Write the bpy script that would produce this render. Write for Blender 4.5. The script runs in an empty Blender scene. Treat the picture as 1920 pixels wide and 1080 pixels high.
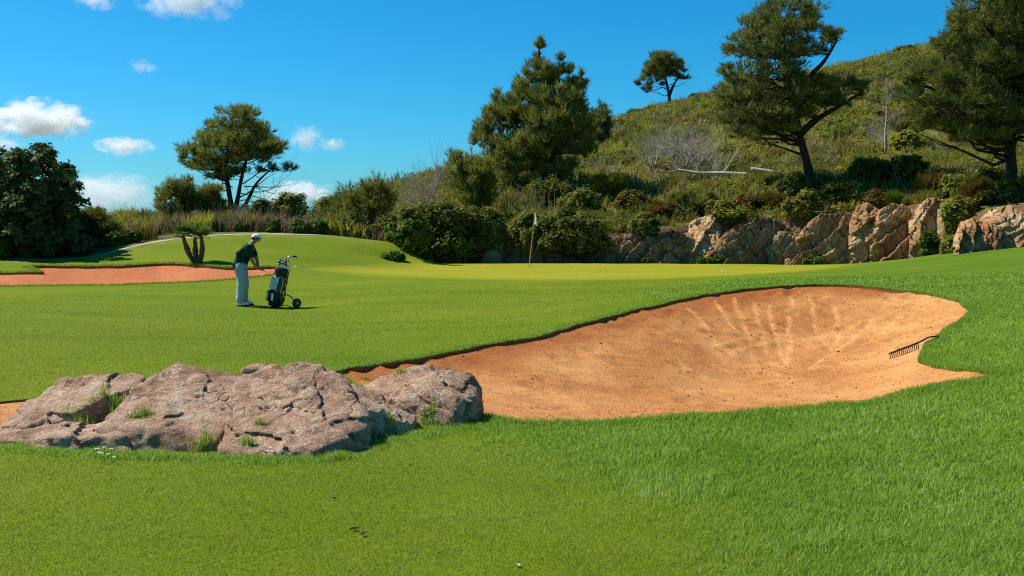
import bpy, bmesh, math, random
import numpy as np
from mathutils import Vector, Matrix
from mathutils.bvhtree import BVHTree
from mathutils.geometry import delaunay_2d_cdt

R = math.radians
random.seed(7)
rng = np.random.default_rng(11)
scene = bpy.context.scene
C = scene.collection

# ------------------------------------------------------------------ camera
F = 1867.0                       # focal length in photo pixels (1920 wide) = 35 mm
CAM_Z = 2.1
PITCH = math.atan(140.0 / F)
cd = bpy.data.cameras.new('camera')
cd.sensor_width = 36.0
cd.lens = 36.0 * F / 1920.0
cd.clip_start = 0.05
cd.clip_end = 9000.0
cam = bpy.data.objects.new('camera', cd)
cam.location = (0, 0, CAM_Z)
cam.rotation_euler = (math.pi / 2 - PITCH, 0, 0)
C.objects.link(cam)
scene.camera = cam

# ------------------------------------------------------------------ sky and sun
SUN_EL, SUN_AZ = 50.0, -70.0     # azimuth from +Y (view direction), negative = left
sun_dir = Vector((math.sin(R(SUN_AZ)) * math.cos(R(SUN_EL)), math.cos(R(SUN_AZ)) * math.cos(R(SUN_EL)), math.sin(R(SUN_EL))))
world = bpy.data.worlds.new('World')
scene.world = world
world.use_nodes = True
wn, wl = world.node_tree.nodes, world.node_tree.links
wn.clear()
sky = wn.new('ShaderNodeTexSky')
sky.sky_type = 'NISHITA'
sky.sun_disc = False
sky.sun_elevation = R(SUN_EL)
sky.sun_rotation = R(SUN_AZ)
sky.altitude = 0
sky.air_density = 1.0
sky.dust_density = 0.25
sky.ozone_density = 2.2
# the photograph's sky is a deep saturated blue: one colour grade over the whole sky, red pulled down
sep = wn.new('ShaderNodeSeparateColor')
comb = wn.new('ShaderNodeCombineColor')
def wmath(op, a, b):
    n = wn.new('ShaderNodeMath'); n.operation = op
    for k, v in ((0, a), (1, b)):
        if isinstance(v, (int, float)): n.inputs[k].default_value = v
        else: wl.new(v, n.inputs[k])
    return n.outputs[0]
wl.new(sky.outputs[0], sep.inputs[0])
SKY = 0.082
rr_ = wmath('MULTIPLY', wmath('POWER', wmath('MULTIPLY', sep.outputs[0], SKY), 2.0), 0.42 / SKY)
wl.new(rr_, comb.inputs[0])
wl.new(wmath('MULTIPLY', sep.outputs[1], 0.775), comb.inputs[1])
wl.new(wmath('MULTIPLY', sep.outputs[2], 1.16), comb.inputs[2])
bg = wn.new('ShaderNodeBackground')
bg.inputs['Strength'].default_value = SKY
wo = wn.new('ShaderNodeOutputWorld')
wl.new(comb.outputs[0], bg.inputs['Color'])
wl.new(bg.outputs[0], wo.inputs['Surface'])
sl = bpy.data.lights.new('sun', 'SUN')
sl.energy = 5.0
sl.angle = R(0.53)
sl.color = (1.0, 0.95, 0.87)
sun = bpy.data.objects.new('sun', sl)
sun.rotation_euler = (-sun_dir).to_track_quat('-Z', 'Y').to_euler()
sun.location = (-30, 10, 40)
C.objects.link(sun)
scene.view_settings.view_transform = 'Standard'
scene.view_settings.look = 'None'
scene.view_settings.exposure = 0.42
scene.view_settings.gamma = 1.0
scene.view_settings.use_curve_mapping = False
scene.cycles.max_bounces = 10
scene.cycles.diffuse_bounces = 3
scene.cycles.glossy_bounces = 2
scene.cycles.transmission_bounces = 4
scene.cycles.volume_bounces = 8
scene.cycles.transparent_max_bounces = 4
scene.cycles.use_denoising = False        # fine grass and sand grain stay crisp
scene.cycles.filter_width = 1.15
scene.cycles.sample_clamp_indirect = 4.0

# ------------------------------------------------------------------ helpers
cth, sth = math.cos(PITCH), math.sin(PITCH)
def P(px, py, d):
    """photo pixel + distance along the ground (metres) -> world point"""
    u, v = (px - 960.0) / F, (py - 540.0) / F
    ry, rz = cth - v * sth, -sth - v * cth
    s = d / ry
    return np.array((u * s, d, CAM_Z + rz * s))
def mpp(d):
    return d / F
def tag(o, label=None, cat=None, group=None, kind=None):
    if label: o['label'] = label
    if cat: o['category'] = cat
    if group: o['group'] = group
    if kind: o['kind'] = kind
    return o
def empty(name, loc=(0, 0, 0), rz=0.0, label=None, cat=None, group=None):
    o = bpy.data.objects.new(name, None)
    o.empty_display_size = 0.1
    o.location = loc
    o.rotation_euler = (0, 0, rz)
    C.objects.link(o)
    return tag(o, label, cat, group)
def mesh_np(verts, faces, attrs=None, smooth=False, name='mesh'):
    verts = np.ascontiguousarray(verts, dtype=np.float32)
    me = bpy.data.meshes.new(name)
    if isinstance(faces, np.ndarray):
        k = faces.shape[1]
        me.vertices.add(len(verts))
        me.vertices.foreach_set('co', verts.ravel())
        n = len(faces)
        me.loops.add(n * k)
        me.loops.foreach_set('vertex_index', np.ascontiguousarray(faces, dtype=np.int32).ravel())
        me.polygons.add(n)
        me.polygons.foreach_set('loop_start', np.arange(0, n * k, k, dtype=np.int32))
        me.update(calc_edges=True)
    else:
        me.from_pydata(verts.tolist(), [], faces)
        me.update()
    if smooth:
        me.polygons.foreach_set('use_smooth', np.ones(len(me.polygons), dtype=bool))
    if attrs:
        for k_, a in attrs.items():
            a = np.asarray(a, dtype=np.float32)
            at = me.attributes.new(k_, 'FLOAT', 'POINT')
            at.data.foreach_set('value', a)
    return me
def add(name, me, mat, parent=None, loc=None):
    o = bpy.data.objects.new(name, me)
    if mat is not None and not me.materials:
        me.materials.append(mat)
    C.objects.link(o)
    if parent is not None: o.parent = parent
    if loc is not None: o.location = loc
    return o

# ---- numpy gradient noise
_perm = np.random.default_rng(3).permutation(256)
_perm = np.concatenate([_perm, _perm, _perm])
_grad = np.random.default_rng(4).normal(size=(256, 3))
_grad /= np.linalg.norm(_grad, axis=1)[:, None]
def noise3(p):
    p = np.asarray(p, dtype=np.float64)
    i = np.floor(p).astype(np.int64)
    f = p - i
    w = f * f * f * (f * (f * 6 - 15) + 10)
    i &= 255
    out = np.zeros(len(p))
    for dx in (0, 1):
        for dy in (0, 1):
            for dz in (0, 1):
                h = _perm[_perm[_perm[(i[:, 0] + dx) & 255] + ((i[:, 1] + dy) & 255)] + ((i[:, 2] + dz) & 255)]
                g = _grad[h]
                dd = f - np.array((dx, dy, dz))
                wt = (w[:, 0] if dx else 1 - w[:, 0]) * (w[:, 1] if dy else 1 - w[:, 1]) * (w[:, 2] if dz else 1 - w[:, 2])
                out += wt * (g * dd).sum(1)
    return out * 1.5
def fbm(p, octv=5, gain=0.5, ridged=False):
    p = np.asarray(p, dtype=np.float64).copy()
    a, s, t = 1.0, 0.0, 0.0
    for k in range(octv):
        n = noise3(p + 17.3 * k)
        if ridged: n = 1 - 2 * np.abs(n)
        s = s + a * n
        t += a
        a *= gain
        p = p * 2.03
    return s / t
def sstep(a, b, x):
    t = np.clip((x - a) / (b - a), 0, 1)
    return t * t * (3 - 2 * t)

# ------------------------------------------------------------------ materials
class NT:
    """small node-graph builder"""
    def __init__(s, name):
        s.m = bpy.data.materials.new(name)
        s.m.use_nodes = True
        s.t = s.m.node_tree
        s.t.nodes.clear()
        s.out = s.t.nodes.new('ShaderNodeOutputMaterial')
    def n(s, typ, **kw):
        nd = s.t.nodes.new(typ)
        for k, v in kw.items(): setattr(nd, k, v)
        return nd
    def l(s, a, b): s.t.links.new(a, b)
    def setin(s, nd, key, v):
        if hasattr(v, 'is_output') or isinstance(v, bpy.types.NodeSocket): s.l(v, nd.inputs[key])
        else: nd.inputs[key].default_value = v
    def attr(s, name):
        return s.n('ShaderNodeAttribute', attribute_name=name).outputs['Fac']
    def pos(s):
        return s.n('ShaderNodeNewGeometry').outputs['Position']
    def objc(s):
        return s.n('ShaderNodeTexCoord').outputs['Object']
    def noise(s, vec, scale, detail=4, rough=0.55, dist=0.0):
        nd = s.n('ShaderNodeTexNoise')
        s.l(vec, nd.inputs['Vector'])
        nd.inputs['Scale'].default_value = scale
        nd.inputs['Detail'].default_value = detail
        nd.inputs['Roughness'].default_value = rough
        nd.inputs['Distortion'].default_value = dist
        return nd.outputs['Fac']
    def voro(s, vec, scale, feature='F1', out='Distance', rnd=1.0):
        nd = s.n('ShaderNodeTexVoronoi', feature=feature)
        s.l(vec, nd.inputs['Vector'])
        nd.inputs['Scale'].default_value = scale
        nd.inputs['Randomness'].default_value = rnd
        return nd.outputs[out]
    def ramp(s, fac, stops, interp='LINEAR'):
        nd = s.n('ShaderNodeValToRGB')
        cr = nd.color_ramp
        cr.interpolation = interp
        while len(cr.elements) < len(stops): cr.elements.new(0.5)
        for e, (p, c) in zip(cr.elements, stops):
            e.position = p
            e.color = (c, c, c, 1) if isinstance(c, (int, float)) else (*c, 1)
        s.l(fac, nd.inputs['Fac'])
        return nd.outputs['Color']
    def mix(s, fac, a, b, blend='MIX'):
        nd = s.n('ShaderNodeMix', data_type='RGBA', blend_type=blend)
        for key, v in ((0, fac), (6, a), (7, b)):
            if isinstance(v, bpy.types.NodeSocket): s.l(v, nd.inputs[key])
            else: nd.inputs[key].default_value = v if key == 0 else (*v, 1)
        return nd.outputs[2]
    def math(s, op, a, b=0.0, clamp=False):
        nd = s.n('ShaderNodeMath', operation=op, use_clamp=clamp)
        for k, v in ((0, a), (1, b)):
            if isinstance(v, bpy.types.NodeSocket): s.l(v, nd.inputs[k])
            else: nd.inputs[k].default_value = v
        return nd.outputs[0]
    def map(s, vec, scale=(1, 1, 1), rot=(0, 0, 0)):
        nd = s.n('ShaderNodeMapping')
        s.l(vec, nd.inputs['Vector'])
        nd.inputs['Scale'].default_value = scale
        nd.inputs['Rotation'].default_value = rot
        return nd.outputs[0]
    def bump(s, h, strength=0.5, dist=0.02, prev=None):
        nd = s.n('ShaderNodeBump')
        nd.inputs['Strength'].default_value = strength
        nd.inputs['Distance'].default_value = dist
        s.l(h, nd.inputs['Height'])
        if prev is not None: s.l(prev, nd.inputs['Normal'])
        return nd.outputs[0]
    def bsdf(s, col, rough=0.8, spec=0.3, normal=None, metallic=0.0, trans=0.0, tcol=None):
        b = s.n('ShaderNodeBsdfPrincipled')
        if isinstance(col, bpy.types.NodeSocket): s.l(col, b.inputs['Base Color'])
        else: b.inputs['Base Color'].default_value = (*col, 1)
        if isinstance(rough, bpy.types.NodeSocket): s.l(rough, b.inputs['Roughness'])
        else: b.inputs['Roughness'].default_value = rough
        b.inputs['Specular IOR Level'].default_value = spec
        b.inputs['Metallic'].default_value = metallic
        if normal is not None: s.l(normal, b.inputs['Normal'])
        res = b.outputs[0]
        if trans > 0:
            t = s.n('ShaderNodeBsdfTranslucent')
            c = tcol if tcol is not None else col
            if isinstance(c, bpy.types.NodeSocket): s.l(c, t.inputs['Color'])
            else: t.inputs['Color'].default_value = (*c, 1)
            mx = s.n('ShaderNodeMixShader')
            mx.inputs[0].default_value = trans
            s.l(res, mx.inputs[1]); s.l(t.outputs[0], mx.inputs[2])
            res = mx.outputs[0]
        s.l(res, s.out.inputs['Surface'])
        return s.m

def mat_plain(name, col, rough=0.6, spec=0.4, metallic=0.0, var=0.12, scale=30.0, bump=0.1):
    t = NT(name)
    v = t.objc()
    n = t.noise(v, scale, 4)
    c = t.mix(n, tuple(x * (1 - var) for x in col), tuple(min(1, x * (1 + var)) for x in col))
    return t.bsdf(c, rough, spec, t.bump(n, bump, 0.004), metallic)

def mat_leaf(name, dark, light, rough=0.55, trans=0.25, extra=None, spec=0.08):
    """foliage: tint attribute (per leaf) + slow noise in place"""
    t = NT(name)
    tint = t.attr('tint')
    n = t.noise(t.pos(), 0.9, 3)
    f = t.math('ADD', t.math('MULTIPLY', tint, 0.65), t.math('MULTIPLY', n, 0.55), True)
    f = t.math('SUBTRACT', f, 0.1, True)
    stops = [(0.0, dark), (0.75, light)] + ([(1.0, extra)] if extra else [])
    c = t.ramp(f, stops)
    return t.bsdf(c, rough, spec, None, 0, trans)

def mat_grass_ground():
    t = NT('grass_ground')
    p = t.pos()
    rough_z, green_z, dry, wild = t.attr('rough'), t.attr('green'), t.attr('dry'), t.attr('wild')
    n1 = t.noise(p, 0.35, 4)
    n2 = t.noise(p, 3.2, 5, 0.65)
    n3 = t.noise(p, 38.0, 4, 0.7)
    fair = t.mix(n1, (0.115, 0.178, 0.008), (0.178, 0.222, 0.010))
    rgh = t.mix(n1, (0.080, 0.155, 0.010), (0.130, 0.200, 0.014))
    grn = t.mix(n1, (0.255, 0.258, 0.014), (0.310, 0.298, 0.020))
    c = t.mix(rough_z, fair, rgh)
    c = t.mix(green_z, c, grn)
    # worn, yellowish patches and small dark/bright tufts
    patch = t.ramp(t.math('ADD', t.math('MULTIPLY', n2, 0.6), t.math('MULTIPLY', n1, 0.4)), [(0.52, 0.0), (0.68, 1.0)])
    patch = t.math('MULTIPLY', patch, t.math('SUBTRACT', 1.0, green_z))
    c = t.mix(t.math('MULTIPLY', patch, 0.42), c, (0.21, 0.20, 0.025))
    bare = t.ramp(t.noise(p, 1.7, 6, 0.7, 0.3), [(0.70, 0.0), (0.76, 1.0)])
    bare = t.math('MULTIPLY', bare, t.math('SUBTRACT', 0.65, green_z, True))
    c = t.mix(bare, c, (0.20, 0.13, 0.05))
    c = t.mix(dry, c, (0.30, 0.26, 0.12))
    c = t.mix(wild, c, t.mix(n2, (0.07, 0.085, 0.018), (0.16, 0.135, 0.05)))
    sw_ = t.noise(t.map(p, (0.16, 0.7, 0.2), (0, 0, 0.25)), 1.0, 3, 0.5)
    c = t.mix(1.0, c, t.ramp(sw_, [(0.32, (0.84, 0.90, 0.9)), (0.68, (1.14, 1.07, 1.0))]), 'MULTIPLY')
    tone = t.ramp(n3, [(0.25, 0.62), (0.75, 1.28)])
    fine = t.math('SUBTRACT', 1.0, t.math('MULTIPLY', green_z, 0.7), True)
    c = t.mix(fine, c, tone, 'MULTIPLY')
    h = t.math('ADD', t.math('MULTIPLY', n3, 1.0), t.math('MULTIPLY', t.noise(p, 140.0, 3, 0.7), 0.6))
    nb = t.bump(h, 0.55, 0.03)
    return t.bsdf(c, 0.85, 0.05, nb)

def mat_sand(name, a, b, c3):
    t = NT(name)
    p = t.pos()
    big = t.noise(p, 0.33, 4, 0.6, 0.6)
    mid = t.noise(p, 2.4, 5, 0.65)
    fine = t.noise(p, 34.0, 5, 0.78)
    fur = t.attr('furrow')
    damp = t.attr('damp')
    col = t.mix(t.ramp(big, [(0.38, 0.0), (0.62, 1.0)]), a, b)
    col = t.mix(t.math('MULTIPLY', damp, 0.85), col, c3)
    col = t.mix(t.math('MULTIPLY', fur, 0.9), col, tuple(min(1, x * 1.3) for x in b))
    col = t.mix(1.0, col, t.ramp(mid, [(0.3, 0.86), (0.7, 1.1)]), 'MULTIPLY')
    col = t.mix(1.0, col, t.ramp(fine, [(0.34, 0.56), (0.66, 1.28)]), 'MULTIPLY')
    peb = t.voro(p, 17.0)
    dots = t.ramp(peb, [(0.14, 1.0), (0.24, 0.0)])
    keep = t.ramp(t.noise(p, 6.0, 3), [(0.50, 0.0), (0.58, 1.0)])
    dots = t.math('MULTIPLY', dots, keep)
    col = t.mix(t.math('MULTIPLY', dots, 0.8), col, (0.20, 0.09, 0.035))
    h = t.math('ADD', t.math('MULTIPLY', mid, 1.6), t.math('ADD', t.math('MULTIPLY', fine, 0.4), t.math('MULTIPLY', dots, 0.35)))
    ripple = t.noise(t.map(p, (1.0, 5.0, 1.0)), 3.0, 4, 0.6)
    h = t.math('ADD', h, t.math('MULTIPLY', ripple, 0.8))
    return t.bsdf(col, 0.92, 0.1, t.bump(h, 0.7, 0.035))

def mat_rock(name, lo, mid, hi, lichen=0.5, scale=1.0, bed=None, rust=None):
    t = NT(name)
    p = t.pos()
    n1 = t.noise(p, 1.6 * scale, 6, 0.62, 0.4)
    n2 = t.noise(p, 9.0 * scale, 6, 0.7)
    n3 = t.noise(p, 55.0 * scale, 4, 0.7)
    f = t.math('ADD', t.math('MULTIPLY', n1, 0.55), t.math('MULTIPLY', n2, 0.45))
    c = t.ramp(f, [(0.38, lo), (0.5, mid), (0.60, hi)])
    if rust:
        rn = t.ramp(t.noise(p, 2.3 * scale, 4, 0.6, 0.8), [(0.52, 0.0), (0.64, 1.0)])
        c = t.mix(t.math('MULTIPLY', rn, 0.7), c, rust)
    c = t.mix(1.0, c, t.ramp(n3, [(0.25, 0.72), (0.75, 1.22)]), 'MULTIPLY')
    if lichen > 0:
        v = t.voro(t.mix(0.08, p, t.n('ShaderNodeTexNoise').outputs['Color']), 24.0 * scale)
        sp = t.ramp(v, [(0.22, 1.0), (0.38, 0.0)])
        where = t.ramp(t.noise(p, 3.0 * scale, 4, 0.65), [(0.45, 0.0), (0.56, 1.0)])
        sp = t.math('MULTIPLY', sp, where)
        c = t.mix(t.math('MULTIPLY', sp, lichen), c, (0.58, 0.55, 0.48))
        dk = t.ramp(t.noise(p, 5.0 * scale, 6, 0.8), [(0.56, 0.0), (0.64, 1.0)])
        c = t.mix(t.math('MULTIPLY', dk, 0.35), c, tuple(x * 0.4 for x in lo))
    crack = t.voro(t.map(t.mix(0.25, p, t.n('ShaderNodeTexNoise').outputs['Color']), (1, 1, 2.6), (0.3, 0.6, 0.2)), 2.4 * scale, 'DISTANCE_TO_EDGE')
    ck = t.ramp(crack, [(0.0, 0.0), (0.02, 1.0)])
    ckm = t.ramp(t.noise(p, 1.9 * scale, 3), [(0.56, 1.0), (0.64, 0.0)])
    ck = t.math('MAXIMUM', ck, ckm)
    h = t.math('ADD', t.math('MULTIPLY', n2, 1.0), t.math('MULTIPLY', n3, 0.35))
    if bed is not None:
        bd = t.noise(t.map(p, bed[0], bed[1]), bed[2], 5, 0.65)
        h = t.math('ADD', h, t.math('MULTIPLY', bd, 1.6))
    h = t.math('ADD', h, t.math('MULTIPLY', ck, 0.35))
    return t.bsdf(c, 0.88, 0.2, t.bump(h, 1.0, 0.075 / scale))

def mat_bark(name, a, b):
    t = NT(name)
    p = t.objc()
    n = t.noise(t.map(p, (6, 6, 1.2)), 3.0, 5, 0.7)
    c = t.ramp(n, [(0.3, a), (0.7, b)])
    return t.bsdf(c, 0.9, 0.15, t.bump(n, 0.9, 0.03))

M = {}
M['grass'] = mat_grass_ground()
M['sand'] = mat_sand('bunker_sand', (0.47, 0.185, 0.052), (0.66, 0.315, 0.108), (0.34, 0.100, 0.022))
M['redsand'] = mat_sand('red_bunker_sand', (0.52, 0.165, 0.062), (0.55, 0.19, 0.075), (0.42, 0.11, 0.035))
M['grit'] = mat_plain('sand_grit', (0.34, 0.15, 0.055), 0.95, 0.1, 0, 0.5, 40, 0.2)
M['soil'] = mat_plain('lip_soil', (0.20, 0.085, 0.03), 0.95, 0.1, 0, 0.5, 25, 0.8)
M['path'] = mat_plain('path_gravel', (0.42, 0.36, 0.22), 0.95, 0.1, 0, 0.25, 12, 0.6)
M['boulder'] = mat_rock('boulder_rock', (0.23, 0.125, 0.068), (0.48, 0.285, 0.17), (0.65, 0.45, 0.295), 0.75)
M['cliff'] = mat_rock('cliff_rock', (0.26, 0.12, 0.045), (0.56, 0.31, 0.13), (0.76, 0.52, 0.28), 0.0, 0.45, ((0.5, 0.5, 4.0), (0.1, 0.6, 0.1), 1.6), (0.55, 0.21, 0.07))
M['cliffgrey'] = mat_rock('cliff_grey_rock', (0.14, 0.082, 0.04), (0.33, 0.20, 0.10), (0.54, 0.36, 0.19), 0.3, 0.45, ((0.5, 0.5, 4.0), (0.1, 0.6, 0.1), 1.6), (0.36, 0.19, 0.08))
M['pine'] = mat_leaf('pine_needles', (0.070, 0.090, 0.020), (0.260, 0.265, 0.050), 0.6, 0.45, (0.38, 0.35, 0.08))
M['pinedark'] = mat_leaf('dark_pine_needles', (0.055, 0.073, 0.020), (0.210, 0.225, 0.050), 0.6, 0.43, (0.34, 0.32, 0.08))
M['carob'] = mat_leaf('carob_leaves', (0.026, 0.046, 0.014), (0.105, 0.145, 0.036), 0.5, 0.3, (0.20, 0.23, 0.09), 0.08)
M['bramble'] = mat_leaf('bramble_leaves', (0.050, 0.068, 0.014), (0.215, 0.225, 0.032), 0.6, 0.4, (0.38, 0.33, 0.07))
M['scrub'] = mat_leaf('scrub_leaves', (0.075, 0.095, 0.014), (0.265, 0.270, 0.038), 0.6, 0.40, (0.36, 0.31, 0.07))
M['brightgreen'] = mat_leaf('fresh_leaves', (0.035, 0.075, 0.010), (0.13, 0.20, 0.02), 0.5, 0.3, (0.24, 0.28, 0.05))
M['rusty'] = mat_leaf('rusty_leaves', (0.05, 0.050, 0.012), (0.22, 0.150, 0.028), 0.6, 0.35, (0.50, 0.20, 0.035))
M['straw'] = mat_leaf('dry_straw', (0.10, 0.075, 0.03), (0.33, 0.25, 0.12), 0.7, 0.25, (0.45, 0.36, 0.2))
M['hillgrass'] = mat_leaf('hill_grass', (0.115, 0.130, 0.012), (0.37, 0.355, 0.040), 0.65, 0.45, (0.46, 0.39, 0.12))
M['palm'] = mat_leaf('palm_leaves', (0.04, 0.085, 0.015), (0.15, 0.21, 0.04), 0.45, 0.3, (0.28, 0.30, 0.09))
M['blade'] = mat_leaf('grass_blades', (0.140, 0.240, 0.014), (0.290, 0.365, 0.032), 0.5, 0.44, (0.80, 0.74, 0.32))
M['bladerough'] = mat_leaf('rough_grass_blades', (0.155, 0.300, 0.024), (0.330, 0.465, 0.060), 0.5, 0.47, (0.74, 0.76, 0.34))
M['bark'] = mat_bark('pine_bark', (0.025, 0.018, 0.014), (0.085, 0.06, 0.045))
M['twig'] = mat_bark('grey_twigs', (0.26, 0.19, 0.155), (0.54, 0.44, 0.38))
M['deadwood'] = mat_bark('bleached_deadwood', (0.32, 0.27, 0.22), (0.62, 0.56, 0.48))
M['palmtrunk'] = mat_bark('palm_trunk', (0.06, 0.035, 0.022), (0.17, 0.10, 0.06))
# ------------------------------------------------------------------ terrain
class TPS:
    def __init__(s, pts, lam=1e-3):
        pts = np.asarray(pts, float)
        s.c, z = pts[:, :2], pts[:, 2]
        n = len(pts)
        K = s.k(s.c, s.c) + lam * np.eye(n)
        Q = np.hstack([np.ones((n, 1)), s.c])
        A = np.block([[K, Q], [Q.T, np.zeros((3, 3))]])
        w = np.linalg.solve(A, np.concatenate([z, np.zeros(3)]))
        s.w, s.a = w[:n], w[n:]
    @staticmethod
    def k(a, b):
        d2 = ((a[:, None, :] - b[None, :, :]) ** 2).sum(2)
        return 0.5 * d2 * np.log(d2 + 1e-9)
    def __call__(s, xy):
        xy = np.atleast_2d(np.asarray(xy, float))
        out = np.empty(len(xy))
        for i in range(0, len(xy), 8000):
            q = xy[i:i + 8000]
            out[i:i + 8000] = s.k(q, s.c) @ s.w + s.a[0] + q @ s.a[1:]
        return out

# bunker in front: photo pixels and distance of the rim
BUNK = [(640, 693, 11.2), (700, 685, 11.8), (800, 668, 12.6), (900, 648, 13.6), (1000, 632, 14.6), (1100, 605, 16.0), (1200, 580, 17.5),
        (1300, 557, 19.0), (1400, 542, 20.0), (1500, 535, 20.3), (1560, 534, 20.2), (1640, 540, 19.6), (1720, 550, 18.8), (1780, 562, 17.9),
        (1812, 580, 16.8), (1800, 600, 16.1), (1768, 622, 15.3), (1738, 648, 14.4), (1722, 670, 13.6), (1740, 688, 12.6), (1800, 696, 11.7),
        (1908, 700, 10.75), (1850, 711, 10.4), (1750, 726, 9.95), (1650, 750, 9.4), (1500, 768, 8.95), (1350, 778, 8.75), (1200, 788, 8.6),
        (1060, 793, 8.55), (980, 790, 8.6), (920, 782, 8.75), (800, 765, 9.1), (700, 735, 9.8), (625, 706, 10.6)]
LBUNK = [(-260, 512, 31.3), (-120, 513, 31.2), (0, 512, 31.4), (50, 511, 31.5), (82, 511, 31.6), (70, 505, 32.4), (62, 499, 33.2), (120, 499, 33.4), (220, 499, 33.5),
         (300, 494, 34.2), (350, 496, 34.0), (400, 500, 33.4), (450, 503, 33.2), (510, 500, 33.5), (530, 507, 32.7), (505, 515, 31.9), (450, 521, 31.0),
         (400, 526, 30.3), (300, 531, 29.3), (200, 534, 28.7), (100, 535, 28.5), (0, 536, 28.4), (-120, 537, 28.2), (-260, 537, 28.2)]
PATCH = [(-90, 770, 8.75), (0, 753, 9.25), (60, 747, 9.5), (120, 745, 9.6), (140, 775, 8.9), (60, 800, 8.3), (-90, 815, 7.9)]
GREEN = [(575, 504, 34.3), (650, 498.5, 36.0), (740, 494.5, 38.5), (800, 494.5, 42.0), (1000, 494.5, 43.2), (1200, 494.5, 43.2), (1400, 495, 43.0), (1560, 496, 42.5), (1615, 499, 39.5), (1540, 506, 35.0),
         (1450, 513, 31.5), (1300, 521, 28.5), (1100, 526, 28.0), (900, 525, 29.2), (700, 518, 31.5)]
PATHL = [(-200, 482, 36.6), (0, 484, 36.2), (80, 488.5, 35.7), (170, 484, 36.2), (240, 465, 38.2), (300, 452, 39.6), (395, 442, 41.2), (480, 440, 41.8), (560, 441, 42.0), (650, 445, 42.0), (745, 454, 41.4)]

low = [P(*b) for b in BUNK] + [P(*b) for b in LBUNK[:]] + [P(*b) for b in PATCH] + [P(*b) for b in GREEN]
for q in [(0, 1080, 4.35), (480, 1080, 4.35), (960, 1080, 4.3), (1440, 1080, 4.25), (1920, 1080, 4.2), (0, 940, 5.6), (500, 940, 5.7), (960, 930, 5.85), (1440, 920, 5.85), (1920, 930, 5.5),
          (0, 838, 7.2), (300, 848, 7.15), (600, 850, 7.1), (900, 830, 7.6), (1300, 830, 7.4), (1700, 830, 7.1), (1920, 840, 6.7), (1920, 760, 8.3), (1750, 770, 8.5),
          (0, 650, 12.8), (300, 650, 13.0), (0, 590, 18.0), (250, 600, 18.5), (600, 620, 16.3), (0, 550, 25.5), (250, 560, 24.0), (455, 573, 23.0), (560, 578, 22.6), (700, 560, 23.5),
          (800, 600, 18.4), (850, 494.5, 42.6), (900, 494.5, 42.9), (950, 494.5, 43.0), (900, 508, 35.6), (1000, 508, 35.6), (1100, 508, 35.6), (1250, 507, 35.6), (900, 500, 39.4), (1000, 560, 22.5), (1200, 540, 24.5), (1000, 590, 18.5), (1300, 537, 23.0), (1450, 524, 24.5), (1560, 520, 25.5), (1700, 520, 25.0),
          (1850, 530, 22.0), (1920, 520, 22.0), (1900, 600, 15.0), (1920, 650, 12.6), (1850, 660, 12.9), (1920, 695, 10.7), (1920, 476, 30.0), (1850, 479, 31.0), (1750, 485, 34.0), (1650, 493, 37.0), (1750, 500, 29.0), (2100, 470, 28.0), (2100, 600, 14.0), (2100, 800, 6.5),
          (560, 461, 39.4), (740, 472, 40.3), (650, 466, 39.4), (450, 443, 41.0), (600, 443, 41.5), (700, 450, 41.3), (748, 458, 41.0), (740, 487, 39.6), (650, 486, 37.5), (560, 485, 36.6), (600, 495, 36.0), (420, 480, 35.8), (300, 452, 39.6), (200, 476, 36.9),
          (100, 487, 35.9), (0, 484, 36.2), (0, 495, 33.8), (-200, 482, 36.6), (430, 410, 52.0), (300, 415, 50.0), (200, 425, 50.0), (0, 440, 50.0), (-300, 445, 50.0), (620, 425, 50.0), (560, 430, 46.0), (350, 430, 45.0), (160, 455, 43.0)]:
    low.append(P(*q))
for x, y, z in [(-30, -20, 0.7), (0, -20, 0.7), (30, -20, 0.9), (-8, 0, 0.6), (0, 0, 0.58), (8, 0, 0.75), (-20, 6, 0.55), (-20, 18, 0.35), (-30, 30, 0.2), (18, 10, 0.8), (25, 25, 1.0), (22, 34, 1.1),
                (-3, 45.5, -0.25), (3, 45.5, -0.3), (9, 45.5, -0.3), (15, 45.0, -0.2), (17, 39, 0.55), (-3, 60, -0.6), (8, 62, -0.6), (20, 60, -0.5), (40, 60, 0.0), (40, 40, 0.8),
                (-40, 60, 1.3), (-20, 65, 1.7), (-40, 40, 0.7), (-10, 70, 1.4), (-30, 90, 0.5), (0, 95, -1), (40, 95, -1)]:
    low.append((x, y, z))
_low = TPS(low, 0.0004)
def ground_z(xy):
    xy = np.atleast_2d(np.asarray(xy, float))
    r = np.hypot(xy[:, 0], xy[:, 1])
    lim = xy * np.minimum(1, 95.0 / np.maximum(r, 1e-6))[:, None]
    z = _low(lim)
    p3 = np.column_stack([xy, np.zeros(len(xy))])
    near = 1 - sstep(60, 90, r)
    z = z + near * (0.020 * fbm(p3 * 0.55, 3) + 0.012 * fbm(p3 * 2.1, 3))
    return z * (1 - sstep(80, 180, r)) + (-18.0) * sstep(80, 180, r)
def gz(x, y): return float(ground_z([(x, y)])[0])
def on_ground(px, d):
    x = P(px, 540, d)[0]
    return np.array((x, d, gz(x, d)))

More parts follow.
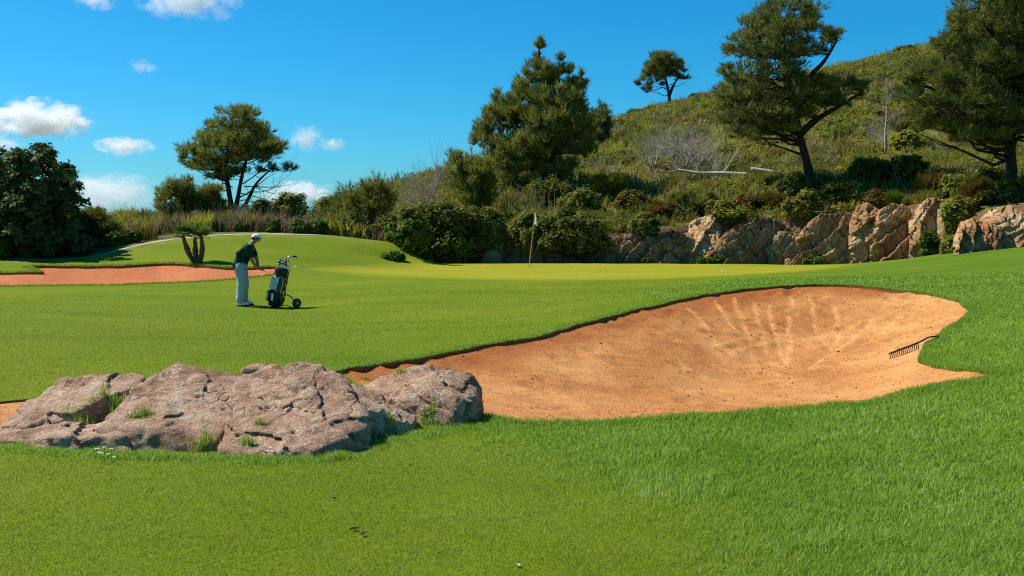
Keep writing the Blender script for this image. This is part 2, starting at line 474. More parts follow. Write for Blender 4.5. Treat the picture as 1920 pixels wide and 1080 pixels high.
def densify(pts, step, closed=True, jit=0.0):
    pts = np.asarray(pts, float)
    n = len(pts)
    # Catmull-Rom through the points
    out = []
    for i in range(n if closed else n - 1):
        if closed: p0, p1, p2, p3 = pts[i - 1], pts[i], pts[(i + 1) % n], pts[(i + 2) % n]
        else: p0, p1, p2, p3 = pts[max(i - 1, 0)], pts[i], pts[i + 1], pts[min(i + 2, n - 1)]
        k = max(1, int(np.linalg.norm(p2 - p1) / step))
        for t in np.arange(k) / k:
            out.append(0.5 * ((2 * p1) + (-p0 + p2) * t + (2 * p0 - 5 * p1 + 4 * p2 - p3) * t * t + (-p0 + 3 * p1 - 3 * p2 + p3) * t ** 3))
    out = np.array(out)
    if jit:
        a = fbm(np.column_stack([out * 1.6, np.zeros(len(out))]), 3)
        b = fbm(np.column_stack([out * 1.6 + 40, np.zeros(len(out))]), 3)
        out = out + jit * np.column_stack([a, b])
    return out
def poly_world(px): return np.array([P(*q)[:2] for q in px])
def inside(poly, xy):
    x, y = xy[:, 0], xy[:, 1]
    res = np.zeros(len(xy), bool)
    j = len(poly) - 1
    for i in range(len(poly)):
        xi, yi, xj, yj = *poly[i], *poly[j]
        c = ((yi > y) != (yj > y))
        with np.errstate(divide='ignore', invalid='ignore'):
            res ^= c & (x < (xj - xi) * (y - yi) / (yj - yi + 1e-12) + xi)
        j = i
    return res
def dist_poly(poly, xy, closed=True):
    res = np.full(len(xy), 1e9)
    n = len(poly)
    for i in range(n if closed else n - 1):
        a, b = poly[i], poly[(i + 1) % n]
        ab = b - a
        t = np.clip(((xy - a) @ ab) / (ab @ ab + 1e-12), 0, 1)
        d = np.linalg.norm(xy - (a + t[:, None] * ab), axis=1)
        res = np.minimum(res, d)
    return res

pb = densify(poly_world(BUNK), 0.16, True, 0.10)
pl = densify(poly_world(LBUNK), 0.35, True, 0.12)
pp = densify(poly_world(PATCH), 0.2, True, 0.05)
pg = densify(poly_world(GREEN), 0.6, True)
pc = densify(poly_world(PATHL), 0.6, False)
dirp = np.gradient(pc, axis=0)
nrm = np.column_stack([-dirp[:, 1], dirp[:, 0]])
nrm /= np.linalg.norm(nrm, axis=1)[:, None]
wv = np.where(pc[:, 0] < P(300, 452, 39.6)[0], 0.10, 0.17) + 0.16 * fbm(np.column_stack([pc * 0.8, np.zeros(len(pc))]), 2)
pth = np.vstack([pc + nrm * wv[:, None], (pc - nrm * wv[:, None])[::-1]])
polys = [('sand_bunker', pb), ('red_sand_bunker', pl), ('sand_patch', pp), ('putting_green', pg), ('gravel_path', pth)]

pts = []
ang = np.linspace(-42, 42, 150)
r = 2.2
k = 0
while r < 75:
    a = np.radians(ang + (0.28 if k % 2 else 0))
    pts.append(np.column_stack([np.sin(a) * r, np.cos(a) * r]))
    r *= 1.0 + max(0.011, min(0.028, 0.22 / r * 0.6))
    k += 1
r = 77.0
while r < 4500:
    a = np.radians(np.linspace(-180, 175, 72))
    pts.append(np.column_stack([np.sin(a) * r, np.cos(a) * r]))
    r *= 1.2
a = np.radians(np.linspace(46, 314, 60))
for r in (0.8, 2, 4, 7, 11, 16, 24, 34, 46, 60):
    pts.append(np.column_stack([np.sin(a) * r, np.cos(a) * r]))
pts.append(np.array([[0.0, 0.0]]))
# fine raster inside the near bunker
bx0, by0 = pb.min(0); bx1, by1 = pb.max(0)
gx, gy = np.meshgrid(np.arange(bx0, bx1, 0.085), np.arange(by0, by1, 0.085))
gp = np.column_stack([gx.ravel(), gy.ravel()]) + rng.uniform(-0.02, 0.02, (gx.size, 2))
gx, gy = np.meshgrid(np.arange(2.5, bx1, 0.055), np.arange(14.2, by1, 0.055))
gp = np.vstack([gp[~((gp[:, 0] > 2.5) & (gp[:, 1] > 14.2))], np.column_stack([gx.ravel(), gy.ravel()]) + rng.uniform(-0.013, 0.013, (gx.size, 2))])
gin = inside(pb, gp) & (dist_poly(pb, gp) > 0.05)
pts = np.vstack(pts)
keep = ~inside(pb, pts)
for _, q in polys: keep &= dist_poly(q, pts) > 0.06
pts = np.vstack([pts[keep], gp[gin]])
V = [Vector(p) for p in pts]
E = []
for _, q in polys:
    o = len(V)
    V += [Vector(p) for p in q]
    E += [(o + i, o + (i + 1) % len(q)) for i in range(len(q))]
cv, ce, cf, *_ = delaunay_2d_cdt(V, E, [], 0, 1e-5, False)
cv = np.array([tuple(v) for v in cv])
cf = np.array([f for f in cf if len(f) == 3], dtype=np.int64)
e1, e2 = cv[cf[:, 1]] - cv[cf[:, 0]], cv[cf[:, 2]] - cv[cf[:, 0]]
area = e1[:, 0] * e2[:, 1] - e1[:, 1] * e2[:, 0]
cf[area < 0] = cf[area < 0][:, ::-1]
cen = cv[cf].mean(1)
zone = np.zeros(len(cf), int)
for i, (_, q) in enumerate(polys): zone[inside(q, cen)] = i + 1
cz = ground_z(cv)

def sub_mesh(mask):
    f = cf[mask]
    u, inv = np.unique(f, return_inverse=True)
    return u, inv.reshape(-1, 3)
# ---- grass masks (kinds of turf, not light)
ROUGH = poly_world([(900, 800, 8.3), (1100, 860, 6.9), (1350, 940, 5.7), (1500, 1080, 4.3), (1700, 1300, 2.8), (3600, 1300, 2.8), (3600, 480, 30), (1990, 470, 40), (1700, 470, 42),
                    (1625, 494, 38.0), (1540, 509, 32.5), (1430, 522, 27.5), (1330, 540, 22.5), (1250, 563, 19.5), (1290, 580, 17.5), (1600, 650, 14.0), (1300, 720, 11.0), (950, 760, 9.4)])
def turf(xy):
    xy = np.asarray(xy, float)
    r = np.hypot(xy[:, 0], xy[:, 1])
    p3 = np.column_stack([xy * 0.9, np.zeros(len(xy))])
    d = dist_poly(ROUGH, xy) * np.where(inside(ROUGH, xy), 1, -1)
    wob = 0.5 * fbm(p3, 3)
    rough = sstep(-1.3, 1.5, d / np.maximum(0.6, r * 0.06) + 2.2 * wob)
    o_ = np.argsort(pc[:, 0])
    py_ = np.interp(xy[:, 0], pc[o_, 0], pc[o_, 1])
    wild = sstep(0.35, 0.9, xy[:, 1] - py_ + 0.3 * fbm(p3, 2)) * (xy[:, 0] < -4.3)
    wild = np.maximum(wild, sstep(44.5, 45.5, xy[:, 1]))
    dp = dist_poly(pc, xy, False)
    dry = (1 - sstep(0.2, 1.3, dp)) * sstep(0.0, 0.35, fbm(np.column_stack([xy * 2.2, np.zeros(len(xy))]), 3) + 0.12)
    dry = dry * (1 - wild)
    return rough, wild, dry

u, f = sub_mesh(zone == 0)
rough, wild, dry = turf(cv[u])
me = mesh_np(np.column_stack([cv[u], cz[u]]), f, {'rough': rough, 'green': np.zeros(len(u)), 'dry': dry * 0.7, 'wild': wild}, True, 'ground')
ground = tag(add('ground', me, M['grass']), 'mown green grass ground of the golf course', None, None, 'structure')
u, f = sub_mesh(zone == 4)
dg = sstep(0.0, 1.6, dist_poly(pg, cv[u]))
me = mesh_np(np.column_stack([cv[u], cz[u]]), f, {'rough': np.zeros(len(u)), 'green': 0.35 + 0.65 * dg, 'dry': np.zeros(len(u)), 'wild': np.zeros(len(u))}, True, 'putting_green')
tag(add('putting_green', me, M['grass']), 'closely mown yellow green putting surface around the flagstick', None, None, 'structure')
u, f = sub_mesh(zone == 5)
me = mesh_np(np.column_stack([cv[u], cz[u] + 0.01]), f, None, True, 'gravel_path')
tag(add('gravel_path', me, M['path']), 'narrow pale gravel path along the top of the bank', None, None, 'structure')

# ---- bunkers: sand surface sunk below the turf, with a soil edge under the turf lip
furrows = []
for q in [[(1375, 552, 19.3), (1395, 590, 17.5), (1418, 640, 15.4)], [(1481, 548, 19.6), (1478, 600, 17.2), (1476, 652, 15.2)], [(1520, 548, 19.6), (1530, 590, 17.7), (1545, 615, 16.5)],
          [(1640, 568, 17.9), (1590, 605, 16.4), (1515, 658, 14.8)], [(1680, 575, 17.4), (1640, 600, 16.5)], [(1440, 560, 19.0), (1455, 605, 17.0), (1470, 640, 15.6)], [(1340, 560, 19.0), (1385, 610, 16.8)],
          [(1560, 556, 19.0), (1575, 590, 17.4), (1560, 625, 16.0)], [(1290, 575, 18.2), (1350, 625, 16.0)], [(1410, 556, 19.2), (1430, 600, 17.2), (1440, 630, 16.0)]]:
    furrows.append(densify(np.array([P(*a)[:2] for a in q]), 0.15, False, 0.10))
def bunker(name, zi, poly, mat, depth, span, lip, label):
    u, f = sub_mesh(zone == zi)
    xy = cv[u]
    d = dist_poly(poly, xy)
    edge = d < 1e-4
    g = cz[u]
    lipv = lip(xy)
    p3 = np.column_stack([xy, np.zeros(len(xy))])
    prof = 1 - np.exp(-(d / span) ** 1.25)
    z = g - lipv - depth(xy) * prof + np.minimum(1, d / 0.4) * (0.045 * fbm(p3 * 0.8, 3) + 0.022 * fbm(p3 * 3.3, 3))
    fur = np.zeros(len(u))
    if zi == 1:
        for q in furrows:
            dd = dist_poly(q, xy, False)
            fur = np.maximum(fur, np.exp(-(dd / 0.030) ** 2) * (0.75 + 0.9 * fbm(p3 * 2.0, 2)))
            z = z - 0.004 * np.exp(-(dd / 0.05) ** 2)
        # footprints
        for _ in range(230):
            c = np.array((rng.uniform(bx0, bx1), rng.uniform(by0, by1)))
            a = rng.uniform(0, 6.28)
            w = xy - c
            l1 = w[:, 0] * math.cos(a) + w[:, 1] * math.sin(a)
            l2 = -w[:, 0] * math.sin(a) + w[:, 1] * math.cos(a)
            e = (l1 / 0.17) ** 2 + (l2 / 0.09) ** 2
            m = e < 9
            z[m] += -0.03 * np.exp(-e[m]) + 0.014 * np.exp(-(np.sqrt(e[m]) - 1.7) ** 2 * 4)
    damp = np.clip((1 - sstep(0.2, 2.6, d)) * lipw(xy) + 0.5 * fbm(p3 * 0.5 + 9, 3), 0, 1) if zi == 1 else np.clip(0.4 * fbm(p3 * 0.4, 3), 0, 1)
    me = mesh_np(np.column_stack([xy, z]), f, {'furrow': np.clip(fur, 0, 1), 'damp': damp}, True, name)
    o = tag(add(name, me, mat), label, None, None, 'structure')
    # soil skirt under the lip
    n = len(poly)
    gz_ = ground_z(poly)
    zb = gz_ - lip(poly) - 0.03
    inw = (poly.mean(0) - poly)
    vs = np.vstack([np.column_stack([poly, gz_ - 0.002]), np.column_stack([poly, zb])])
    idx = np.arange(n)
    fs = np.column_stack([idx, (idx + 1) % n, n + (idx + 1) % n, n + idx])
    add('soil_edge', mesh_np(vs, fs, None, False, 'soil_edge'), M['soil'], o)
    return o
# the far-left and back sides have a real lip, the near and right sides run out flat
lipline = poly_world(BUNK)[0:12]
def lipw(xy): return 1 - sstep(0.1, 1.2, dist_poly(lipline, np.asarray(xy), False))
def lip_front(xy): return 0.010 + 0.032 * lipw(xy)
def depth_front(xy):
    xy = np.asarray(xy)
    return 0.36 + 0.14 * np.exp(-(((xy[:, 0] - 4.6) / 3.0) ** 2 + ((xy[:, 1] - 15) / 4.0) ** 2))
bunker('sand_bunker', 1, pb, M['sand'], depth_front, 1.5, lip_front, 'large orange sand bunker in front of the green')
bunker('sand_bunker', 2, pl, M['redsand'], lambda xy: np.full(len(xy), 0.28), 1.0, lambda xy: 0.02 + 0.05 * sstep(30.8, 31.8, np.asarray(xy)[:, 1]), 'red sand bunker behind the golfer')
bunker('sand_bunker', 3, pp, M['sand'], lambda xy: np.full(len(xy), 0.1), 0.5, lambda xy: np.full(len(xy), 0.02), 'small patch of sand beside the left boulder')

# ---- hillside
HF = [(430, 520, 43.5), (520, 490, 43.5), (600, 464, 43.5), (640, 453, 43.6), (700, 446, 44.0), (760, 432, 45.6), (850, 428, 46.4), (930, 428, 46.5), (1000, 428, 46.5), (1080, 430, 46.5), (1150, 438, 46.5), (1250, 430, 46.5), (1350, 416, 46.8), (1450, 414, 46.6),
      (1550, 400, 45.8), (1650, 393, 45.0), (1750, 384, 43.4), (1800, 396, 39.6), (1900, 386, 37.2), (2000, 380, 36.0), (2200, 372, 35.0), (2500, 365, 34.0)]
hp = [P(*q) for q in HF]
for q in [(1000, 345, 56), (1250, 350, 56), (1300, 312, 62), (1515, 348, 50.5), (1660, 283, 60), (1450, 332, 56), (1895, 366, 42), (1780, 330, 50), (1900, 300, 55), (1100, 330, 60), (880, 385, 53), (760, 395, 54), (640, 415, 52),
          (560, 430, 55), (640, 402, 62), (760, 352, 76), (900, 312, 84), (1050, 268, 92), (1150, 234, 98), (1250, 205, 105), (1340, 190, 108), (1480, 160, 108), (1600, 130, 106), (1760, 92, 105), (1920, 55, 105), (2200, 20, 104), (2600, -40, 100),
          (2300, 250, 55), (2600, 230, 50)]:
    hp.append(P(*q))
for q in [(300, 60), (300, 90)]:
    x, y, _ = P(q[0], 400, q[1]); hp.append((x, y, -2.0))
for px_, z in [(450, -4), (760, 0), (1050, 4.5), (1250, 9), (1480, 12.5), (1760, 15.5), (2000, 18), (2600, 20)]:
    x, y, _ = P(px_, 400, 140); hp.append((x, y, z))
_hill = TPS(hp, 0.01)
hfront = densify(np.array([P(*q)[:2] for q in HF]), 0.5, False)
def hill_z(xy):
    xy = np.atleast_2d(np.asarray(xy, float))
    p3 = np.column_stack([xy, np.zeros(len(xy))])
    return _hill(xy) + 0.28 * fbm(p3 * 0.22, 3) + 0.10 * fbm(p3 * 0.9, 3)
def hz(x, y): return float(hill_z([(x, y)])[0])
nu, nv = len(hfront), 90
rows = []
for j in range(nv):
    t = (j / (nv - 1)) ** 1.35
    far = hfront * (150.0 / hfront[:, 1:2])
    rows.append(hfront * (1 - t) + far * t)
G_ = np.array(rows)
gzv = hill_z(G_.reshape(-1, 2)).reshape(nv, nu)
top = np.dstack([G_, gzv])
face = [np.dstack([hfront[None] + np.array((0, -0.10 * k)), (gzv[0] * (1 - k / 4.0) + (-0.7) * (k / 4.0))[None]]) for k in (4, 3, 2, 1)]
allv = np.vstack(face + [top])
nr = allv.shape[0]
ii, jj = np.meshgrid(np.arange(nu - 1), np.arange(nr - 1))
a_ = (jj * nu + ii).ravel()
fs = np.column_stack([a_, a_ + 1, a_ + nu + 1, a_ + nu])
t = NT('hill_soil')
p_ = t.pos()
n_ = t.noise(p_, 1.2, 5, 0.65)
n2_ = t.noise(p_, 7.0, 4, 0.7)
c_ = t.ramp(n_, [(0.3, (0.075, 0.080, 0.016)), (0.5, (0.14, 0.13, 0.028)), (0.7, (0.21, 0.165, 0.06))])
nz_ = t.n('ShaderNodeSeparateXYZ'); t.l(t.n('ShaderNodeNewGeometry').outputs['True Normal'], nz_.inputs[0])
c_ = t.mix(t.ramp(nz_.outputs[2], [(0.45, 1.0), (0.7, 0.0)]), c_, t.mix(n2_, (0.10, 0.06, 0.03), (0.24, 0.15, 0.08)))
M['hill'] = t.bsdf(c_, 0.95, 0.1, t.bump(n2_, 1.0, 0.12))
hillside = tag(add('hillside', mesh_np(allv.reshape(-1, 3), fs, None, True, 'hillside'), M['hill']), 'scrub covered hillside rising behind the green', None, None, 'structure')

# ------------------------------------------------------------------ rocks
def _ico(sub):
    bm = bmesh.new()
    bmesh.ops.create_icosphere(bm, subdivisions=sub, radius=1.0)
    v = np.array([x.co[:] for x in bm.verts])
    f = np.array([[x.index for x in q.verts] for q in bm.faces])
    bm.free()
    return v, f
ICO = {s: _ico(s) for s in (3, 4, 5, 6)}
def hull_mesh(points):
    bm = bmesh.new()
    for p in points: bm.verts.new(p)
    bmesh.ops.convex_hull(bm, input=bm.verts)
    bmesh.ops.triangulate(bm, faces=bm.faces)
    bvh = BVHTree.FromBMesh(bm)
    bm.free()
    return bvh
def rock_mesh(points, sub=6, amp=0.05, freq=2.2, smooth_it=1, strata=None, seed=0, name='rock', ridged=0.5, center=None):
    pts_ = np.asarray(points, float)
    c = (pts_.min(0) + pts_.max(0)) / 2 if center is None else np.asarray(center)
    half = (pts_.max(0) - pts_.min(0)) / 2
    bvh = hull_mesh(pts_)
    v, f = ICO[sub]
    dirs = v * (half ** 0.75)
    dirs = dirs / np.linalg.norm(dirs, axis=1)[:, None]
    cen = Vector(c)
    rad = np.empty(len(dirs))
    for i, d in enumerate(dirs):
        loc, no, idx, dist = bvh.ray_cast(cen + Vector(d) * 1e-4, Vector(d))
        rad[i] = dist if dist is not None else np.nan
    rad = np.where(np.isnan(rad), np.nanmean(rad), rad)
    # round the hull's edges a little
    ed = np.unique(np.sort(np.vstack([f[:, [0, 1]], f[:, [1, 2]], f[:, [2, 0]]]), axis=1), axis=0)
    deg = np.bincount(ed.ravel(), minlength=len(v))
    for _ in range(smooth_it):
        s = np.zeros(len(v))
        np.add.at(s, ed[:, 0], rad[ed[:, 1]]); np.add.at(s, ed[:, 1], rad[ed[:, 0]])
        rad = 0.4 * rad + 0.6 * s / deg
    pos = c + dirs * rad[:, None]
    q = pos + seed * 13.7
    dsp = amp * (fbm(q * freq, 6, 0.55) * (1 - ridged) + ridged * (fbm(q * freq * 1.3 + 5, 5, 0.55, True) - 0.3))
    dsp = dsp + amp * 0.9 * fbm(q * freq * 0.4, 2)
    if strata is None and sub >= 6:
        # weathered joints and shallow steps running down to the left, as in the pink outcrop
        st = (pos @ np.array((0.66, 0.25, 0.70))) * 3.6 + 1.1 * fbm(q * 1.2, 4)
        sw = st - np.floor(st)
        hl = np.sin(np.floor(st) * 12.9898 + seed) * 43758.5453
        dsp = dsp + amp * 1.0 * ((hl - np.floor(hl)) - 0.5) * sstep(0, 0.12, sw) + amp * 0.8 * (sw - 0.5)
        # fractured blocks: each vertex belongs to the nearest of some random seeds
        rs_ = np.random.default_rng(900 + int(seed))
        sd = pos[rs_.integers(0, len(pos), 34)]
        wp = pos + 0.09 * np.column_stack([fbm(q * 2.5 + k_, 3) for k_ in (1, 31, 61)])
        dd_ = np.sqrt(((wp[:, None, :] - sd[None]) ** 2).sum(2) * 1.0)
        od = np.argsort(dd_, axis=1)[:, :2]
        ix = np.arange(len(pos))
        gap = dd_[ix, od[:, 1]] - dd_[ix, od[:, 0]]
        hb, gb = rs_.uniform(-1, 1, len(sd)), rs_.normal(0, 1, (len(sd), 3))
        bl = od[:, 0]
        dsp = dsp + amp * (0.45 * hb[bl] + 1.0 * np.clip((gb[bl] * (pos - sd[bl])).sum(1), -0.6, 0.6)) - amp * 0.6 * np.exp(-(gap / 0.014) ** 2) * (rs_.uniform(0, 1, len(sd))[bl] > 0.5)
        pit = fbm(q * 7.0, 4, 0.6)
        dsp = dsp + amp * 0.42 * pit - amp * 0.6 * sstep(0.32, 0.55, fbm(q * 4.2 + 7, 3))
    if strata is not None:
        ax, fr, am = strata
        ax = np.asarray(ax, float) / np.linalg.norm(ax)
        s = (pos @ ax) * fr + 0.9 * fbm(q * 0.55, 3) + 0.25 * fbm(q * 2.5, 3)
        saw = s - np.floor(s)
        layer = np.floor(s)
        h = np.sin(layer * 12.9898 + seed) * 43758.5453
        h = h - np.floor(h)
        jl = np.sin(np.floor((pos[:, 0] * 0.8 + 0.6 * pos[:, 2]) * 1.4 + h * 5 + 0.6 * fbm(q * 1.2, 2)) * 78.233 + layer * 3.1) * 437.585
        jl = jl - np.floor(jl)
        dsp = dsp + am * ((0.75 * h + 0.55 * jl - 0.65) + 0.5 * (1 - saw) ** 1.0 - 0.25)
    pos = c + dirs * np.maximum(0.02, rad + dsp)[:, None]
    return mesh_np(pos, f, None, strata is None, name)
def lower(ps, dz=0.28): return [(x, y, z - dz) for x, y, z in ps]
def rock(name, pxpts, mat, label, cat='rock', group=None, sub=6, base=None, extra=None, **kw):
    ps = [tuple(P(*q)) for q in pxpts]
    for q in (base or []):
        g = on_ground(*q)
        ps.append(tuple(g - np.array((0, 0, 0.25))))
    if extra: ps += extra
    ps_a = np.array(ps)
    loc = Vector(((ps_a[:, 0].min() + ps_a[:, 0].max()) / 2, (ps_a[:, 1].min() + ps_a[:, 1].max()) / 2, ps_a[:, 2].min()))
    me = rock_mesh(ps, sub=sub, name=name, **kw)
    me.transform(Matrix.Translation(-loc))
    return tag(add(name, me, mat, None, loc), label, cat, group)

grp = 'boulders of the pink outcrop beside the bunker'
BM_ = M['boulder']
rock('boulder', [(-6, 800, 8.0), (20, 772, 8.15), (62, 742, 8.35), (112, 708, 8.6), (160, 701, 8.7), (205, 707, 8.75), (262, 697, 8.6), (274, 706, 8.5), (30, 805, 7.85), (115, 788, 7.9), (190, 748, 8.05), (258, 722, 8.3)], BM_,
     'pale pink boulder with a rounded back ridge behind the grassy hollow', 'boulder', grp, amp=0.055, seed=1, base=[(-10, 8.2), (120, 7.95), (270, 8.3), (60, 9.2), (250, 9.2), (160, 9.4)])
rock('boulder', [(262, 722, 8.1), (275, 703, 8.3), (318, 684, 8.5), (340, 674, 8.55), (388, 682, 8.6), (400, 695, 8.6), (455, 700, 8.5), (480, 715, 8.3), (200, 772, 7.65), (240, 745, 7.85), (190, 800, 7.35), (430, 790, 7.55), (310, 800, 7.3), (400, 830, 7.2)], BM_,
     'tall middle boulder of the pink outcrop with the highest peak', 'boulder', grp, amp=0.06, seed=2, base=[(170, 7.15), (300, 7.05), (410, 7.1), (250, 9.0), (480, 9.2), (500, 8.2)])
rock('boulder', [(-30, 806, 7.7), (60, 797, 7.6), (120, 799, 7.55), (175, 790, 7.6), (220, 793, 7.5), (-40, 828, 7.35), (100, 820, 7.2), (240, 815, 7.2)], BM_,
     'low flat boulder at the left end below the grassy hollow', 'boulder', grp, amp=0.05, seed=3, base=[(-60, 7.5), (0, 7.2), (100, 7.05), (260, 7.0), (-30, 8.2), (220, 8.1)])
rock('boulder', [(462, 706, 8.35), (500, 697, 8.45), (560, 689, 8.45), (615, 693, 8.4), (648, 712, 8.3), (650, 735, 7.95), (668, 775, 7.55), (690, 800, 7.45), (430, 790, 7.5), (405, 838, 7.1), (470, 850, 6.95), (600, 835, 7.0), (560, 770, 7.55)], BM_,
     'large lichen speckled boulder sloping down to the front with a grass filled crack', 'boulder', grp, amp=0.06, seed=4, base=[(398, 7.0), (460, 6.9), (580, 6.95), (690, 7.3), (480, 9.2), (640, 9.2)])
rock('boulder', [(640, 712, 8.5), (672, 722, 8.5), (720, 737, 8.45), (765, 757, 8.35), (785, 778, 8.2), (780, 800, 8.0), (655, 738, 8.05), (700, 800, 7.75), (690, 770, 7.75)], BM_,
     'boulder with a dark shaded face at the right end of the outcrop', 'boulder', grp, amp=0.06, seed=5, base=[(700, 7.7), (782, 7.95), (660, 9.0), (770, 8.9)])
rock('boulder', [(690, 718, 9.0), (720, 703, 9.1), (768, 691, 9.2), (826, 688, 9.2), (872, 702, 9.1), (898, 728, 9.0), (907, 765, 8.85), (888, 745, 8.6), (850, 780, 8.3), (790, 768, 8.4), (745, 750, 8.5), (800, 735, 8.55), (850, 745, 8.45)], BM_,
     'separate rounded boulder standing at the edge of the orange sand', 'boulder', grp, amp=0.05, seed=6, base=[(720, 8.5), (790, 8.25), (860, 8.2), (908, 8.6), (720, 9.7), (880, 9.6)])
rock('stone', [(452, 692, 9.7), (470, 685, 9.8), (500, 679, 9.8), (522, 683, 9.8), (526, 694, 9.7)], BM_, 'small stone peeping out behind the outcrop', 'stone', None, sub=5, amp=0.03, freq=5, seed=7,
     base=[(452, 9.6), (528, 9.6), (460, 10.1), (522, 10.1)])

# ---- cliff of rock outcrops behind the green
STR = ((-0.55, -0.25, 0.80), 2.3, 0.34)
STR2 = ((-0.75, -0.2, 0.62), 2.0, 0.30)
def cliff_disp(pos, seed, ax, fr, am, up):
    ax = np.asarray(ax, float) / np.linalg.norm(ax)
    q = pos + seed * 13.7
    s = (pos @ ax) * fr + 0.8 * fbm(q * 0.5, 3) + 0.22 * fbm(q * 2.2, 3)
    lay = np.floor(s); saw = s - lay
    h = np.sin(lay * 12.9898 + seed) * 43758.5453
    h = h - np.floor(h)
    al = (pos[:, 0] * 0.78 + 0.62 * pos[:, 2]) * (0.9 + 0.8 * h) + h * 9 + 0.5 * fbm(q * 1.5, 3)
    cl = np.floor(al); ca = al - cl
    j = np.sin(cl * 78.233 + lay * 37.17 + seed) * 43758.5453
    j = j - np.floor(j)
    s2 = s * 3.1 + 0.3 * fbm(q * 3, 2)
    saw2 = s2 - np.floor(s2)
    prot = 0.9 * h + 0.9 * j + (saw if up else 1 - saw) * 0.9 + 0.28 * (saw2 if up else 1 - saw2) - 1.4
    joint = np.minimum(ca, 1 - ca)
    prot = prot - 0.5 * np.exp(-(joint / 0.05) ** 2)
    return am * prot + 0.30 * fbm(q * 0.45, 2) + 0.10 * fbm(q * 2.6, 4, 0.6)
def outcrop(topline, d0, mat, label, lean=0.4, foot=506, cols=None, seed=1, ax=(-0.60, -0.25, 0.78), fr=1.9, am=0.20, up=True, back=1.3, side=0.12, rows=52, bot=None, stretch=1.2, dfun=None):
    """topline: photo pixels of the upper edge, left to right; its foot at distance d0"""
    xs = np.array([q[0] for q in topline], float); ys = np.array([q[1] for q in topline], float)
    xs = xs.mean() + (xs - xs.mean()) * stretch
    w = xs[-1] - xs[0]
    nc = cols or int(max(26, w * 0.95))
    U = np.linspace(0, 1, nc)
    px = xs[0] + U * w
    ty = np.interp(px, xs, ys)
    fy = foot if bot is None else np.interp(px, [q[0] for q in bot], [q[1] for q in bot])
    fy = np.broadcast_to(fy, px.shape)
    nb = 8
    grid = []
    rnd = np.clip(np.minimum(U, 1 - U) / 0.16, 0, 1)
    roundoff = (1 - rnd) ** 2 * side
    if dfun is not None: roundoff = dfun(px) - d0
    for r in range(rows + nb):
        v = min(1.0, r / (rows - 1))
        py = fy + (ty - fy) * v
        d = d0 + lean * v + roundoff + 0.25 * v ** 6
        if r >= rows: d = d + back * (r - rows + 1) / nb
        pr = np.array([P(x, y, dd) for x, y, dd in zip(px, py, np.full(nc, 1.0) * (d0 + lean * v + roundoff))])
        pr[:, 0] *= d / pr[:, 1]
        pr[:, 1] = d
        if r >= rows: pr[:, 2] -= 0.05 * (r - rows + 1)
        grid.append(pr)
    g = np.array(grid)
    flat = g.reshape(-1, 3)
    dsp = cliff_disp(flat, seed, ax, fr, am, up)
    vv = np.repeat(np.concatenate([np.linspace(0, 1, rows), np.ones(nb)]), nc)
    cap = np.repeat(np.concatenate([np.zeros(rows), np.linspace(0.1, 1, nb)]), nc)
    flat = flat + np.column_stack([-0.25 * dsp, -dsp * (1 - cap), 0.30 * dsp * sstep(0.1, 0.9, vv) * (1 - 0.6 * cap)])
    nr = rows + nb
    ii, jj = np.meshgrid(np.arange(nc - 1), np.arange(nr - 1))
    a_ = (jj * nc + ii).ravel()
    f = np.column_stack([a_, a_ + 1, a_ + nc + 1, a_ + nc])
    # sides folded back
    vs, fs, base = [flat], [f], len(flat)
    for col in (0, nc - 1):
        ed = flat.reshape(nr, nc, 3)[:, col]
        bk = ed.copy(); bk[:, 1] = np.maximum(bk[:, 1], d0 + lean + back) + 0.02; bk[:, 0] *= bk[:, 1] / ed[:, 1]
        vs.append(ed); vs.append(bk)
        k_ = np.arange(nr - 1)
        ff = np.column_stack([base + k_, base + k_ + 1, base + nr + k_ + 1, base + nr + k_])
        fs.append(ff if col else ff[:, ::-1])
        base += 2 * nr
    allv, allf = np.vstack(vs), np.vstack(fs)
    loc = Vector((allv[:, 0].mean(), d0, allv[:, 2].min()))
    me = mesh_np(allv - np.array(loc), allf, None, False, 'rock_outcrop')
    return tag(add('rock_outcrop', me, mat, None, loc), label, 'rock', 'rock outcrops of the low cliff behind the green')
CG, CL = M['cliffgrey'], M['cliff']
_hx, _hd = [q[0] for q in HF], [q[2] for q in HF]
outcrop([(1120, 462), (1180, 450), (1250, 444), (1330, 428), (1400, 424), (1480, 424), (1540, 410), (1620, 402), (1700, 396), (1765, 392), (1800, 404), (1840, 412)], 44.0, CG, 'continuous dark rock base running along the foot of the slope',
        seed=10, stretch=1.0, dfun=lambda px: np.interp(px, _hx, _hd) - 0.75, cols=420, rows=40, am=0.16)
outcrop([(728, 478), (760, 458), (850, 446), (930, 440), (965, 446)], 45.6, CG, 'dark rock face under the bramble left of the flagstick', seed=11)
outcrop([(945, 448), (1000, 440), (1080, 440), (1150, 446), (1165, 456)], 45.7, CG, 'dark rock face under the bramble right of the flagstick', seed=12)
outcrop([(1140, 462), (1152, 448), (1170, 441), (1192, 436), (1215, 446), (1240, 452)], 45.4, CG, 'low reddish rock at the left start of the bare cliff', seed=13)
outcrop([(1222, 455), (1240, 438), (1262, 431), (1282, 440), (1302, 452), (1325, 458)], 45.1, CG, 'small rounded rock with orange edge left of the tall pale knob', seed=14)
outcrop([(1292, 445), (1300, 418), (1312, 410), (1332, 404), (1344, 410), (1352, 430), (1372, 445)], 44.9, CL, 'pale pink rock knob rising from the cliff top', seed=15, up=False, lean=1.5)
outcrop([(1350, 462), (1368, 438), (1390, 420), (1412, 411), (1440, 409), (1458, 416), (1480, 440)], 44.8, CG, 'big grey rock with a lit sloping left edge', seed=16)
